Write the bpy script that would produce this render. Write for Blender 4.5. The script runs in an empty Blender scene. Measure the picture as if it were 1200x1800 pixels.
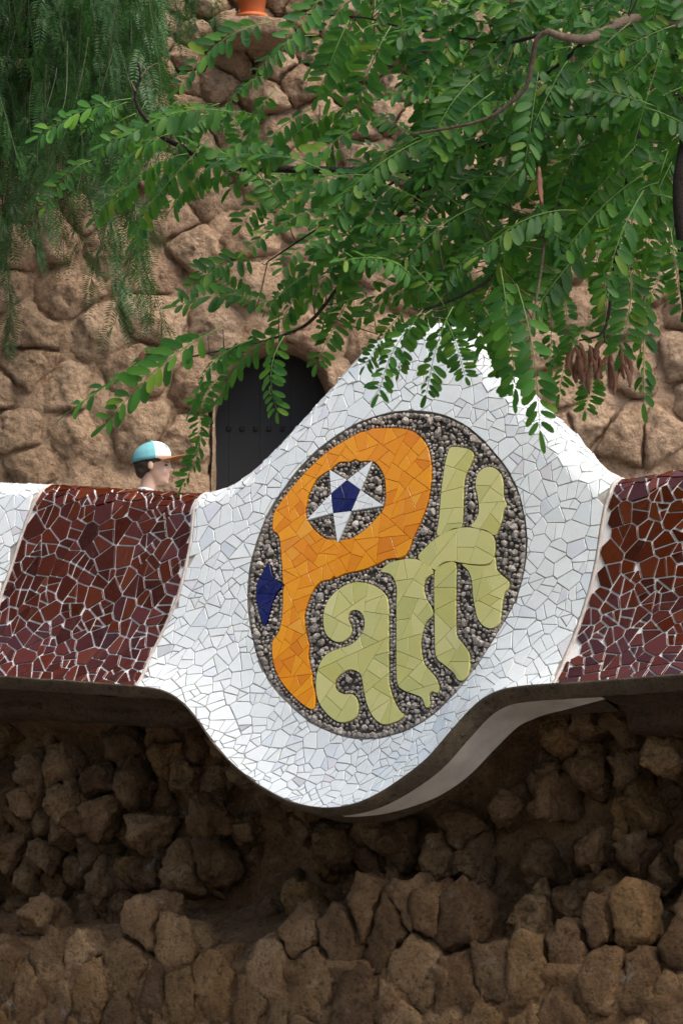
import bpy, bmesh, math, random
import numpy as np
from mathutils import Vector, Matrix, noise, Quaternion
random.seed(7); np.random.seed(7)
R = math.radians
scn = bpy.context.scene
COL = scn.collection

# ------------------------------------------------------------------ camera, sky, sun, exposure
CAM = np.array([0.0, 0.0, 1.6]); PITCH = R(7.0); KPX = 1.736e-4      # KPX: metres per photo pixel at 1 m
cam = bpy.data.cameras.new('camera'); camo = bpy.data.objects.new('camera', cam); COL.objects.link(camo)
camo.location = CAM; camo.rotation_euler = (R(90) + PITCH, 0, 0)
cam.sensor_fit = 'HORIZONTAL'; cam.sensor_width = 24.0; cam.lens = 12.0 / (600 * KPX)
cam.clip_start = 0.1; cam.clip_end = 2000
cam.dof.use_dof = True; cam.dof.focus_distance = 13.9; cam.dof.aperture_fstop = 8.0
scn.camera = camo

SUN_EL, SUN_AZ = R(57), R(130)      # azimuth measured from +Y clockwise (to the right, a little behind the camera)
world = bpy.data.worlds.new('World'); scn.world = world; world.use_nodes = True
wn = world.node_tree; wn.nodes.clear()
sky = wn.nodes.new('ShaderNodeTexSky'); sky.sky_type = 'NISHITA'; sky.sun_disc = False
sky.sun_elevation = SUN_EL; sky.sun_rotation = SUN_AZ; sky.air_density = 1.0; sky.dust_density = 4.0; sky.ozone_density = 1.0
bg = wn.nodes.new('ShaderNodeBackground'); bg.inputs['Strength'].default_value = 0.12
wo = wn.nodes.new('ShaderNodeOutputWorld')
wn.links.new(sky.outputs[0], bg.inputs[0]); wn.links.new(bg.outputs[0], wo.inputs[0])
sl = bpy.data.lights.new('sun', 'SUN'); sl.energy = 1.5; sl.angle = R(40); sl.color = (1.0, 0.95, 0.87)
so = bpy.data.objects.new('sun', sl); COL.objects.link(so)
sd = Vector((math.sin(SUN_AZ) * math.cos(SUN_EL), math.cos(SUN_AZ) * math.cos(SUN_EL), math.sin(SUN_EL)))
so.rotation_euler = sd.to_track_quat('Z', 'Y').to_euler(); so.location = (4, -4, 12)
scn.view_settings.view_transform = 'Standard'; scn.view_settings.look = 'None'
scn.view_settings.gamma = 1.0; scn.view_settings.exposure = 1.25
scn.cycles.max_bounces = 8; scn.cycles.use_denoising = True

# ------------------------------------------------------------------ photo pixel -> place helpers
FWD = np.array([0, math.cos(PITCH), math.sin(PITCH)]); UPV = np.array([0, -math.sin(PITCH), math.cos(PITCH)])
def ray(x, y): return FWD + np.array([1.0, 0, 0]) * (x - 600) * KPX + UPV * (900 - y) * KPX
def at(x, y, Y):
    d = ray(x, y); return CAM + d * (Y / d[1])
def to_px(P):
    P = np.atleast_2d(P) - CAM
    z = P @ FWD
    return np.stack([600 + P[:, 0] / z / KPX, 900 - (P @ UPV) / z / KPX], 1)

# ------------------------------------------------------------------ object helpers
def thing(name, label, cat, loc=(0, 0, 0), group=None):
    o = bpy.data.objects.new(name, None); COL.objects.link(o); o.location = loc
    o.empty_display_size = 0.1; o['label'] = label; o['category'] = cat
    if group: o['group'] = group
    return o
def wloc(p):
    v = Vector((0, 0, 0))
    while p is not None:
        v += p.location; p = p.parent
    return v
def link(name, me, parent=None, loc=None, mat=None, kind=None, label=None):
    o = bpy.data.objects.new(name, me); COL.objects.link(o)
    if mat is not None and len(me.materials) == 0: me.materials.append(mat)
    base = Vector((0, 0, 0))
    if parent is not None:
        o.parent = parent; base = wloc(parent)
    if loc is None: loc = base if parent is not None and False else Vector((0, 0, 0))
    o.location = Vector(loc) - base
    if kind: o['kind'] = kind
    if label: o['label'] = label
    return o
def mesh(name, V, F, smooth=False):
    me = bpy.data.meshes.new(name); me.from_pydata([tuple(map(float, v)) for v in V], [], [tuple(int(i) for i in f) for f in F])
    if smooth: me.polygons.foreach_set('use_smooth', [True] * len(me.polygons))
    me.update(); return me
def add(name, V, F, mat, parent=None, smooth=False, kind=None, label=None):
    """world-space vertices -> object whose origin is their centre"""
    V = np.asarray(V, float); c = V.mean(0)
    return link(name, mesh(name, V - c, F, smooth), parent, c, mat, kind, label)
def grid_faces(nu, nv, off=0, flip=False):
    F = []
    for i in range(nu - 1):
        for j in range(nv - 1):
            a = off + i * nv + j; q = (a, a + nv, a + nv + 1, a + 1)
            F.append(q[::-1] if flip else q)
    return F
def tube(pts, rads, n=8):
    pts = [np.asarray(p, float) for p in pts]; V = []; F = []
    prev = None
    for i, p in enumerate(pts):
        t = pts[min(i + 1, len(pts) - 1)] - pts[max(i - 1, 0)]; t = t / (np.linalg.norm(t) + 1e-9)
        if prev is None:
            a = np.cross(t, [0, 0, 1.0]); 
            if np.linalg.norm(a) < .1: a = np.cross(t, [1.0, 0, 0])
        else: a = prev - t * (prev @ t)
        a = a / (np.linalg.norm(a) + 1e-9); prev = a; b = np.cross(t, a)
        for k in range(n):
            th = 2 * math.pi * k / n
            V.append(p + rads[i] * (math.cos(th) * a + math.sin(th) * b))
    for i in range(len(pts) - 1):
        for k in range(n):
            F.append((i * n + k, i * n + (k + 1) % n, (i + 1) * n + (k + 1) % n, (i + 1) * n + k))
    F.append(tuple(range(n))[::-1]); F.append(tuple((len(pts) - 1) * n + k for k in range(n)))
    return V, F
def catmull(P, n=8, closed=False):
    P = [np.asarray(p, float) for p in P]; out = []; m = len(P)
    for i in range(m if closed else m - 1):
        if closed: p0, p1, p2, p3 = P[i - 1], P[i], P[(i + 1) % m], P[(i + 2) % m]
        else: p0, p1, p2, p3 = P[max(i - 1, 0)], P[i], P[i + 1], P[min(i + 2, m - 1)]
        for k in range(n):
            t = k / n
            out.append(.5 * (2 * p1 + (p2 - p0) * t + (2 * p0 - 5 * p1 + 4 * p2 - p3) * t * t + (3 * p1 - p0 - 3 * p2 + p3) * t ** 3))
    if not closed: out.append(P[-1])
    return np.array(out)

# ------------------------------------------------------------------ materials
class NT:
    def __init__(s, name):
        s.m = bpy.data.materials.new(name); s.m.use_nodes = True; s.t = s.m.node_tree; s.t.nodes.clear()
        s.out = s.n('ShaderNodeOutputMaterial')
    def n(s, typ, **kw):
        nd = s.t.nodes.new(typ)
        for k, v in kw.items(): setattr(nd, k, v)
        return nd
    def l(s, a, b): s.t.links.new(a, b)
    def setin(s, nd, **kw):
        for k, v in kw.items(): nd.inputs[k.replace('_', ' ')].default_value = v
        return nd
    def noise(s, scale, detail=6, rough=.6, vec=None, dist=0.0):
        nd = s.n('ShaderNodeTexNoise'); nd.inputs['Scale'].default_value = scale; nd.inputs['Detail'].default_value = detail
        nd.inputs['Roughness'].default_value = rough; nd.inputs['Distortion'].default_value = dist
        if vec is not None: s.l(vec, nd.inputs['Vector'])
        return nd
    def ramp(s, fac, stops, interp='LINEAR'):
        nd = s.n('ShaderNodeValToRGB'); cr = nd.color_ramp; cr.interpolation = interp
        while len(cr.elements) < len(stops): cr.elements.new(.5)
        for e, (p, c) in zip(cr.elements, stops):
            e.position = p; e.color = (*c, 1) if len(c) == 3 else c
        if fac is not None: s.l(fac, nd.inputs[0])
        return nd
    def mix(s, fac, a, b, mode='MIX'):
        nd = s.n('ShaderNodeMix', data_type='RGBA', blend_type=mode)
        for i, v in ((0, fac), (6, a), (7, b)):
            if hasattr(v, 'is_linked') or hasattr(v, 'links'): s.l(v, nd.inputs[i])
            elif isinstance(v, (int, float)): nd.inputs[i].default_value = v
            else: nd.inputs[i].default_value = (*v, 1)
        return nd.outputs[2]
    def math(s, op, a, b=0.0):
        nd = s.n('ShaderNodeMath', operation=op)
        for i, v in ((0, a), (1, b)):
            if isinstance(v, (int, float)): nd.inputs[i].default_value = v
            else: s.l(v, nd.inputs[i])
        return nd.outputs[0]
    def rnd(s):
        oi = s.n('ShaderNodeObjectInfo'); ge = s.n('ShaderNodeNewGeometry')
        return s.math('FRACT', s.math('ADD', oi.outputs['Random'], ge.outputs['Random Per Island']))
    def pos(s): return s.n('ShaderNodeNewGeometry').outputs['Position']
    def bump(s, h, strength=.5, dist=.01, normal=None):
        nd = s.n('ShaderNodeBump'); nd.inputs['Strength'].default_value = strength; nd.inputs['Distance'].default_value = dist
        s.l(h, nd.inputs['Height'])
        if normal is not None: s.l(normal, nd.inputs['Normal'])
        return nd.outputs[0]
    def bsdf(s, color, rough=.8, spec=.5, normal=None, **kw):
        p = s.n('ShaderNodeBsdfPrincipled')
        if hasattr(color, 'links'): s.l(color, p.inputs['Base Color'])
        else: p.inputs['Base Color'].default_value = (*color, 1)
        if hasattr(rough, 'links'): s.l(rough, p.inputs['Roughness'])
        else: p.inputs['Roughness'].default_value = rough
        p.inputs['Specular IOR Level'].default_value = spec
        if normal is not None: s.l(normal, p.inputs['Normal'])
        for k, v in kw.items(): p.inputs[k.replace('_', ' ')].default_value = v
        return p
    def done(s, sh): s.l(sh.outputs[0] if hasattr(sh, 'outputs') else sh, s.out.inputs['Surface']); return s.m

def m_tile(name, stops, rough=.12, wave=.25, dirt=(.25, .2, .16), dirt_amt=.25):
    t = NT(name); r = t.rnd(); c = t.ramp(r, stops, 'LINEAR').outputs[0]; pos = t.pos()
    sp = t.noise(9, 7, .7, pos); f = t.ramp(sp.outputs[0], [(.56, (0, 0, 0)), (.78, (1, 1, 1))]).outputs[0]
    c = t.mix(t.math('MULTIPLY', f, dirt_amt), c, dirt)
    sk = t.noise(260, 3, .7, pos); g = t.ramp(sk.outputs[0], [(.70, (0, 0, 0)), (.76, (1, 1, 1))]).outputs[0]
    c = t.mix(t.math('MULTIPLY', g, dirt_amt * 1.6), c, dirt)
    w = t.noise(26, 2, .5, pos); rg = t.math('ADD', t.math('MULTIPLY', f, .25), t.math('ADD', t.math('MULTIPLY', t.math('FRACT', t.math('MULTIPLY', r, 5.7)), .14), rough - .03))
    return t.done(t.bsdf(c, rg, .5, t.bump(w.outputs[0], wave, .004)))
def m_stone(name, cols, dark, scale=6.0, bstr=.8, bdist=.02, var=.25, patch=None, patch_lo=.6, fine=60, streak=None):
    t = NT(name); pos = t.pos(); r = t.rnd()
    n1 = t.noise(scale, 8, .62, pos, .3); n2 = t.noise(scale * 5, 8, .7, pos); n3 = t.noise(fine, 6, .75, pos)
    c = t.ramp(n1.outputs[0], [(.32, cols[0]), (.5, cols[1]), (.68, cols[2])]).outputs[0]
    tint = t.ramp(r, [(0, cols[0]), (.35, cols[1]), (.7, cols[2]), (1, cols[3] if len(cols) > 3 else cols[1])]).outputs[0]
    c = t.mix(.42, c, tint)
    c = t.mix(t.ramp(n2.outputs[0], [(.3, (1, 1, 1)), (.48, (0, 0, 0))]).outputs[0], c, dark)
    c = t.mix(t.ramp(n3.outputs[0], [(.36, (.55, .55, .55)), (.5, (0, 0, 0))]).outputs[0], c, dark)
    if patch is not None:
        n4 = t.noise(scale * .9, 9, .72, pos, .8)
        c = t.mix(t.ramp(n4.outputs[0], [(patch_lo, (0, 0, 0)), (patch_lo + .12, (.75, .75, .75))]).outputs[0], c, patch)
    vv = t.math('ADD', t.math('MULTIPLY', t.math('FRACT', t.math('MULTIPLY', r, 7.31)), var), 1 - var / 2)
    c = t.mix(1.0, c, t.n('ShaderNodeCombineColor').outputs[0], 'MULTIPLY') if False else c
    hs = t.n('ShaderNodeHueSaturation'); t.l(c, hs.inputs['Color']); t.l(vv, hs.inputs['Value'])
    h = t.math('ADD', t.math('MULTIPLY', n2.outputs[0], 1.0), t.math('MULTIPLY', n3.outputs[0], .35))
    vo = t.n('ShaderNodeTexVoronoi'); vo.inputs['Scale'].default_value = fine * .6; t.l(pos, vo.inputs['Vector'])
    h = t.math('ADD', h, t.math('MULTIPLY', vo.outputs['Distance'], .25))
    return t.done(t.bsdf(hs.outputs[0], .92, .2, t.bump(h, bstr, bdist)))
def m_plain(name, col, rough=.7, nscale=8, amt=.3, bstr=.3, bdist=.005, col2=None, spec=.4, detail=8):
    t = NT(name); pos = t.pos(); n = t.noise(nscale, detail, .65, pos); n2 = t.noise(nscale * 9, 6, .7, pos)
    c2 = col2 or tuple(x * (1 - amt) for x in col)
    c = t.mix(t.ramp(n.outputs[0], [(.35, (0, 0, 0)), (.65, (1, 1, 1))]).outputs[0], col, c2)
    return t.done(t.bsdf(c, rough, spec, t.bump(t.math('ADD', n.outputs[0], n2.outputs[0]), bstr, bdist)))
def m_leaf(name, stops, trans=.35, tcol=(.16, .34, .05), rough=.45):
    t = NT(name); r = t.rnd(); c = t.ramp(r, stops).outputs[0]
    oi = t.n('ShaderNodeObjectInfo'); hs = t.n('ShaderNodeHueSaturation'); t.l(c, hs.inputs['Color'])
    t.l(t.math('ADD', t.math('MULTIPLY', oi.outputs['Random'], .5), .75), hs.inputs['Value'])
    p = t.bsdf(hs.outputs[0], rough, .28)
    tr = t.n('ShaderNodeBsdfTranslucent'); tr.inputs[0].default_value = (*tcol, 1)
    mx = t.n('ShaderNodeMixShader'); mx.inputs[0].default_value = trans
    t.l(p.outputs[0], mx.inputs[1]); t.l(tr.outputs[0], mx.inputs[2])
    return t.done(mx)

M = {}
M['white'] = m_tile('white_glaze', [(0, (.76, .80, .80)), (.35, (.81, .835, .83)), (.85, (.78, .82, .82)), (.93, (.70, .75, .79)), (.965, (.72, .72, .78)), (.99, (.72, .69, .70)), (1, (.52, .53, .54))], .13, .3, (.40, .36, .31), .24)
M['brown'] = m_tile('brown_glaze', [(0, (.040, .005, .0012)), (.3, (.065, .0085, .0018)), (.6, (.095, .014, .0026)), (.85, (.052, .007, .0016)), (1, (.13, .026, .008))], .05, .3, (.2, .1, .08), .05)
M['orange'] = m_tile('orange_glaze', [(0, (.78, .25, .008)), (.3, (.84, .31, .011)), (.6, (.86, .34, .014)), (.85, (.72, .21, .007)), (1, (.85, .38, .04))], .14, .25, (.4, .2, .06), .25)
M['yellow'] = m_tile('pale_yellow_glaze', [(0, (.52, .49, .15)), (.3, (.60, .57, .21)), (.6, (.64, .60, .25)), (.85, (.49, .49, .17)), (1, (.68, .64, .30))], .16, .2, (.36, .3, .12), .3)
M['blue'] = m_tile('cobalt_glaze', [(0, (.006, .008, .07)), (1, (.012, .013, .11))], .1, .3, (.1, .1, .14), .2)
M['starwhite'] = m_tile('star_white_glaze', [(0, (.76, .80, .82)), (1, (.82, .84, .85))], .14, .2, (.4, .36, .3), .12)
M['grout_w'] = m_plain('grey_grout', (.52, .465, .41), .95, 14, .35, .5, .004)
M['grout_b'] = m_plain('pale_grout', (.86, .83, .80), .95, 18, .15, .6, .004)
M['grout_m'] = m_plain('medallion_mortar', (.19, .165, .14), .95, 20, .5, .9, .012)
M['pebble'] = m_stone('grey_pebble', [(.29, .25, .215), (.41, .365, .325), (.55, .51, .475), (.34, .28, .23)], (.08, .066, .058), 18, .9, .006, .6, fine=150)
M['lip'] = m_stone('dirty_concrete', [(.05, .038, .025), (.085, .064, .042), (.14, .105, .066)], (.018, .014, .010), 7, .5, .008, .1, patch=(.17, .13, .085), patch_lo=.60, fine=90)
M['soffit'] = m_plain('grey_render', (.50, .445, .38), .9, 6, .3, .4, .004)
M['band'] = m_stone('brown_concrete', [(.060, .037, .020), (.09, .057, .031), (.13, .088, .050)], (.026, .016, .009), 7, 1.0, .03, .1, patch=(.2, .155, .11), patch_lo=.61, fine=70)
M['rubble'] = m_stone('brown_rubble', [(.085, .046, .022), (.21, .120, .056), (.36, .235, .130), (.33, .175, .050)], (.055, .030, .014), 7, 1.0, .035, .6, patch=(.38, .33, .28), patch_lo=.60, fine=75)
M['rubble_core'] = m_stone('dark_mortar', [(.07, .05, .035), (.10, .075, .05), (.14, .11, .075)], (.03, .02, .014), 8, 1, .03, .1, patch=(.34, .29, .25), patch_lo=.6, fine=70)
M['tan'] = m_stone('tan_stone', [(.42, .275, .170), (.52, .36, .235), (.61, .44, .30), (.46, .27, .17)], (.20, .115, .062), 3.2, 1.0, .075, .25, patch=(.50, .40, .29), patch_lo=.64, fine=42)
M['tan_core'] = m_stone('tan_mortar', [(.43, .285, .18), (.51, .355, .235), (.58, .42, .29)], (.22, .13, .075), 3.5, 1.0, .04, .1, fine=42)
M['door'] = m_plain('dark_door_paint', (.013, .013, .0145), .6, 3, .25, .15, .004)
M['door_hole'] = m_plain('black_iron', (.006, .006, .007), .6)
M['leaf'] = m_leaf('locust_leaf', [(0, (.016, .070, .016)), (.35, (.030, .112, .020)), (.7, (.052, .160, .022)), (.92, (.090, .215, .024)), (1, (.20, .26, .03))], .42, (.12, .31, .022), .5)
M['pepper'] = m_leaf('pepper_leaf', [(0, (.020, .065, .018)), (.6, (.032, .095, .024)), (1, (.06, .13, .03))], .3, (.07, .18, .03))
M['ptwig'] = m_plain('dull_twig', (.06, .075, .03), .7, 10, .3)
M['rachis'] = m_plain('green_stalk', (.13, .22, .05), .6, 10, .2)
M['bark'] = m_stone('grey_brown_bark', [(.075, .05, .035), (.12, .085, .06), (.19, .14, .10)], (.03, .02, .015), 14, .8, .006, .3, fine=120)
M['bark_dark'] = m_stone('dark_bark', [(.02, .015, .012), (.032, .025, .02), (.05, .04, .03)], (.01, .008, .006), 14, .9, .01, .3, fine=110)
M['pod'] = m_plain('dry_pod', (.21, .085, .040), .6, 30, .45, .5, .003)
M['skin'] = m_plain('skin', (.60, .39, .29), .5, 30, .08, .05, .001)
M['hair'] = m_plain('brown_hair', (.055, .032, .020), .55, 90, .5, .8, .004)
M['teal'] = m_plain('teal_cotton', (.17, .46, .50), .85, 40, .15, .2, .001)
M['cream'] = m_plain('white_cotton', (.78, .75, .72), .85, 40, .1, .2, .001)
M['brim'] = m_plain('brown_cotton', (.33, .15, .06), .85, 40, .15, .2, .001)
M['shirt'] = m_plain('pale_shirt', (.62, .66, .70), .85, 40, .12, .2, .001)
M['trouser'] = m_plain('dark_trousers', (.04, .045, .06), .85, 40, .2, .2, .001)
M['lips'] = m_plain('lip_skin', (.50, .18, .15), .45, 30, .1, .05, .001)
M['dark'] = m_plain('dark_eye', (.02, .015, .012), .25)
M['emblem'] = m_plain('blue_thread', (.08, .30, .45), .8, 40, .1)
M['terracotta'] = m_plain('terracotta', (.62, .16, .045), .7, 9, .25, .2, .003)
M['soil'] = m_plain('soil', (.03, .02, .014), .95, 20, .4, .8, .01)
M['paving'] = m_plain('paving', (.22, .20, .18), .9, 4, .3, .4, .005)
M['asphalt'] = m_plain('asphalt', (.05, .05, .052), .9, 20, .3, .5, .004)
M['earth'] = m_plain('earth', (.17, .13, .09), .95, 2, .3, .5, .02)

# ------------------------------------------------------------------ 2-D polygon tools
def clip(poly, a, b, c):
    """keep a*x+b*y<=c"""
    out = []; n = len(poly)
    for i in range(n):
        p, q = poly[i], poly[(i + 1) % n]
        dp = a * p[0] + b * p[1] - c; dq = a * q[0] + b * q[1] - c
        if dp <= 0: out.append(p)
        if (dp < 0 < dq) or (dq < 0 < dp):
            t = dp / (dp - dq); out.append((p[0] + (q[0] - p[0]) * t, p[1] + (q[1] - p[1]) * t))
    return out
def area(poly):
    s = 0
    for i in range(len(poly)):
        x0, y0 = poly[i - 1]; x1, y1 = poly[i]; s += x0 * y1 - x1 * y0
    return s / 2
def centroid(poly):
    A = area(poly)
    if abs(A) < 1e-12: return tuple(np.mean(poly, 0))
    cx = cy = 0
    for i in range(len(poly)):
        x0, y0 = poly[i - 1]; x1, y1 = poly[i]; k = x0 * y1 - x1 * y0
        cx += (x0 + x1) * k; cy += (y0 + y1) * k
    return cx / (6 * A), cy / (6 * A)
def inset(poly, g):
    """inset of a convex counter-clockwise polygon"""
    out = list(poly)
    for i in range(len(poly)):
        p, q = poly[i], poly[(i + 1) % len(poly)]
        dx, dy = q[0] - p[0], q[1] - p[1]; L = math.hypot(dx, dy)
        if L < 1e-7: continue
        nx, ny = dy / L, -dx / L
        out = clip(out, nx, ny, nx * p[0] + ny * p[1] - g)
        if len(out) < 3: return []
    return out
def clean(poly, eps):
    out = []
    for p in poly:
        if not out or math.hypot(p[0] - out[-1][0], p[1] - out[-1][1]) > eps: out.append(p)
    while len(out) > 2 and math.hypot(out[0][0] - out[-1][0], out[0][1] - out[-1][1]) <= eps: out.pop()
    return out
def voronoi(P, size, k=22):
    P = np.asarray(P); cells = []
    for i, p in enumerate(P):
        d = ((P - p) ** 2).sum(1); idx = np.argpartition(d, min(k, len(P) - 1))[:k + 1]; idx = idx[np.argsort(d[idx])]
        s = size
        poly = [(p[0] - s, p[1] - s), (p[0] + s, p[1] - s), (p[0] + s, p[1] + s), (p[0] - s, p[1] + s)]
        for j in idx:
            if j == i: continue
            q = P[j]; a, b = q - p; c = (q @ q - p @ p) / 2
            poly = clip(poly, a, b, c)
            if len(poly) < 3: break
        cells.append(poly)
    return cells
def darts(n, lo, hi, rad, ok=None, rng=np.random):
    pts = np.zeros((0, 2)); acc = []
    C = rng.uniform(lo, hi, (n, 2))
    if ok is not None: C = C[ok(C)]
    r = rad(C); arr = np.zeros((len(C), 2)); m = 0
    for c, rr in zip(C, r):
        if m and ((arr[:m] - c) ** 2).sum(1).min() < rr * rr: continue
        arr[m] = c; m += 1
    return arr[:m]
def inside(P, poly):
    P = np.atleast_2d(np.asarray(P, float)); poly = np.asarray(poly, float); r = np.zeros(len(P), bool)
    x1, y1 = poly[:, 0], poly[:, 1]; x0, y0 = np.roll(x1, 1), np.roll(y1, 1); dy = np.where(y1 == y0, 1e-12, y1 - y0)
    for k in range(0, len(P), 4000):
        x = P[k:k + 4000, 0:1]; y = P[k:k + 4000, 1:2]
        r[k:k + 4000] = (((y0 > y) != (y1 > y)) & (x < (x1 - x0) * (y - y0) / dy + x0)).sum(1) % 2 == 1
    return r
def split_cell(poly, rng):
    c = centroid(poly); P = np.array(poly) - c
    w, v = np.linalg.eigh(P.T @ P); ax = v[:, 1]; an = math.atan2(ax[1], ax[0]) + rng.uniform(-.6, .6)
    a, b = math.cos(an), math.sin(an); k = a * c[0] + b * c[1] + rng.uniform(-.2, .2) * math.sqrt(w[1] / len(P))
    return [q for q in (clip(poly, a, b, k), clip(poly, -a, -b, -k)) if len(q) >= 3]
def nearest_line(c, bd, nrm):
    i = ((bd - c) ** 2).sum(1).argmin(); return bd[i], nrm[i]

# ------------------------------------------------------------------ rocks
_pr = np.random.RandomState(1); _PERM = np.concatenate([_pr.permutation(256)] * 3); _G = _pr.normal(0, 1, (256, 3)); _G /= np.linalg.norm(_G, axis=1, keepdims=True)
def pnoise(P):
    i = np.floor(P).astype(int); f = P - i; i &= 255; w = f * f * f * (f * (f * 6 - 15) + 10); out = 0
    for dx in (0, 1):
        for dy in (0, 1):
            for dz in (0, 1):
                g = _G[_PERM[_PERM[_PERM[i[:, 0] + dx] + i[:, 1] + dy] + i[:, 2] + dz]]
                v = (g * (f - np.array([dx, dy, dz]))).sum(1)
                out = out + v * (w[:, 0] if dx else 1 - w[:, 0]) * (w[:, 1] if dy else 1 - w[:, 1]) * (w[:, 2] if dz else 1 - w[:, 2])
    return out * 1.5
def fnoise(P, oct=4, lac=2.1, gain=.5): return sum(pnoise(P * lac ** k + 11.3 * k) * gain ** k for k in range(oct))
def icos(n):
    bm = bmesh.new(); bmesh.ops.create_icosphere(bm, subdivisions=n, radius=1)
    V = np.array([v.co[:] for v in bm.verts]); F = [tuple(v.index for v in f.verts) for f in bm.faces]; bm.free(); return V, F
ICO = {k: icos(k) for k in (2, 3, 4, 5)}
def rock(planes, lev=4, p=8, amp=.08, freq=2.2, seed=0, fine=.02):
    """convex star-shaped stone: planes = [(unit normal, distance)]; returns V, F round the origin"""
    D, F = ICO[lev]; N = np.array([q[0] for q in planes]); d = np.array([q[1] for q in planes])
    s = np.maximum(D @ N.T, 0) / d
    rr = 1.0 / (np.power(s, p).sum(1)) ** (1.0 / p)
    V = D * rr[:, None]; sz = float(np.mean(d)); off = Vector((seed * 3.17, seed * 1.3, seed * 7.7))
    Q = V * (freq / sz) + np.array(off)
    k = fnoise(Q, 5, 2.1, .52); k2 = np.abs(pnoise(Q * 2.3)) + .5 * np.abs(pnoise(Q * 5.1))
    return V * (1 + amp * k - fine * 4 * k2)[:, None], F
def unit(v): v = np.asarray(v, float); return v / np.linalg.norm(v)

# ------------------------------------------------------------------ the wall's own frame: u along it, w up, n out towards the street
YAW = R(33); LEAN = .27; FL_A, FL_L, ROLL = .115, .14, .10
O = CAM + ray(680, 1010) * 14.0
EU = np.array([math.cos(YAW), -math.sin(YAW), 0]); EN = np.array([-math.sin(YAW), -math.cos(YAW), 0]); EW = np.array([0, 0, 1.0])
def wl(u, w, n): return O + EU * u + EW * w + EN * n
def on_plane(x, y, c, lean=LEAN):
    """photo pixel -> (u, w) on the leaning plane n = -lean*w + c"""
    d = ray(x, y); o = CAM - O; nn = EN + lean * EW
    t = (c - o @ nn) / (d @ nn); P = o + d * t
    return np.array([P @ EU, P[2]])
TOP = [(-60, 850), (0, 849), (60, 851), (120, 853), (200, 858), (280, 863), (345, 867), (385, 863), (420, 850), (460, 822), (500, 782), (540, 738), (580, 695), (612, 658), (645, 622), (680, 594), (715, 577), (755, 569), (800, 570), (835, 582), (868, 612), (900, 650), (935, 690), (965, 722), (995, 750), (1025, 783), (1053, 815), (1080, 834), (1105, 842), (1150, 835), (1200, 826), (1260, 822)]
BOT = [(-60, 1187), (0, 1189), (120, 1197), (200, 1203), (245, 1207), (285, 1214), (318, 1233), (348, 1268), (378, 1310), (410, 1345), (450, 1377), (500, 1405), (545, 1418), (585, 1420), (625, 1412), (660, 1397), (700, 1372), (750, 1333), (790, 1287), (825, 1248), (850, 1227), (880, 1213), (920, 1206), (975, 1202), (1050, 1197), (1200, 1185), (1260, 1182)]
def uw_curve(px, c, nsm):
    P = np.array([on_plane(x, y, c) for x, y in px])
    uL = np.linspace(-3.6, P[0, 0] - .25, 8); uR = np.linspace(P[-1, 0] + .25, 3.4, 8)
    P = np.vstack([np.stack([uL, np.full(8, P[0, 1])], 1), P, np.stack([uR, np.full(8, P[-1, 1])], 1)])
    C = catmull(P, 10); u = np.linspace(-3.5, 3.3, 1361); w = np.interp(u, C[:, 0], C[:, 1])
    k = np.hanning(nsm); k /= k.sum(); w = np.convolve(np.pad(w, nsm // 2, 'edge'), k, 'valid')
    return u, w
UU, WT = uw_curve(TOP, -ROLL, 9); _, WB = uw_curve(BOT, FL_A, 9)
TOPC = np.stack([UU, WT], 1)
def dist_top(u, w):
    u = np.asarray(u); w = np.asarray(w); sh = u.shape; u = u.ravel(); w = w.ravel(); out = np.empty(len(u))
    step = UU[1] - UU[0]
    for k in range(0, len(u), 20000):
        uu, ww = u[k:k + 20000], w[k:k + 20000]
        i0 = np.clip(((uu - UU[0]) / step).astype(int), 40, len(UU) - 41)
        best = np.full(len(uu), 9.0)
        for o in range(-40, 41, 1):
            j = i0 + o; best = np.minimum(best, (UU[j] - uu) ** 2 + (WT[j] - ww) ** 2)
        out[k:k + 20000] = np.sqrt(best)
    return out.reshape(sh)
def h(u, w):
    wb = np.interp(u, UU, WB); sl = np.interp(u, UU, np.gradient(WB, UU)); db = np.maximum(w - wb, 0) / np.sqrt(1 + np.minimum(sl * sl, 1.5))
    dt = np.minimum(dist_top(u, w), np.maximum(np.interp(u, UU, WT) - w, 0)); 
    x = np.clip(ROLL - dt, 0, ROLL)
    return -LEAN * w + FL_A * np.exp(-db / FL_L) - (ROLL - np.sqrt(np.maximum(ROLL * ROLL - x * x, 0)))
# column tables
CU = np.arange(-3.2, 3.0001, .02); K1, K2 = 150, 40
tt = 1 - (1 - np.linspace(0, 1, K1)) ** 2
CW = np.interp(CU, UU, WB)[:, None] + (np.interp(CU, UU, WT) - np.interp(CU, UU, WB))[:, None] * tt[None]
CN = h(np.repeat(CU[:, None], K1, 1), CW)
th = np.linspace(0, math.pi / 2, 16)[1:]; ext = np.linspace(0, 1.0, K2 - 15 + 1)[1:]
bw = np.concatenate([-ROLL * (1 - np.cos(th)), -ROLL - ext]); bn = np.concatenate([-ROLL * np.sin(th), np.full(len(ext), -ROLL)])
DRP = np.concatenate([np.zeros(15), ext])[None] * (CW[:, -1:] - ROLL + .28); bw = np.concatenate([-ROLL * (1 - np.cos(th)), np.full(len(ext), -ROLL)])
CW = np.hstack([CW, CW[:, -1:] + bw[None] - DRP]); CN = np.hstack([CN, CN[:, -1:] + bn[None]])
ds = np.sqrt(np.diff(CW, axis=1) ** 2 + np.diff(CN, axis=1) ** 2); CQ = np.hstack([np.zeros((len(CU), 1)), np.cumsum(ds, 1)])
W0 = -.25
for i in range(len(CU)): CQ[i] -= np.interp(W0, CW[i, :K1], CQ[i, :K1])
QB = CQ[:, 0]; QT = CQ[:, K1 - 1]
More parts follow.
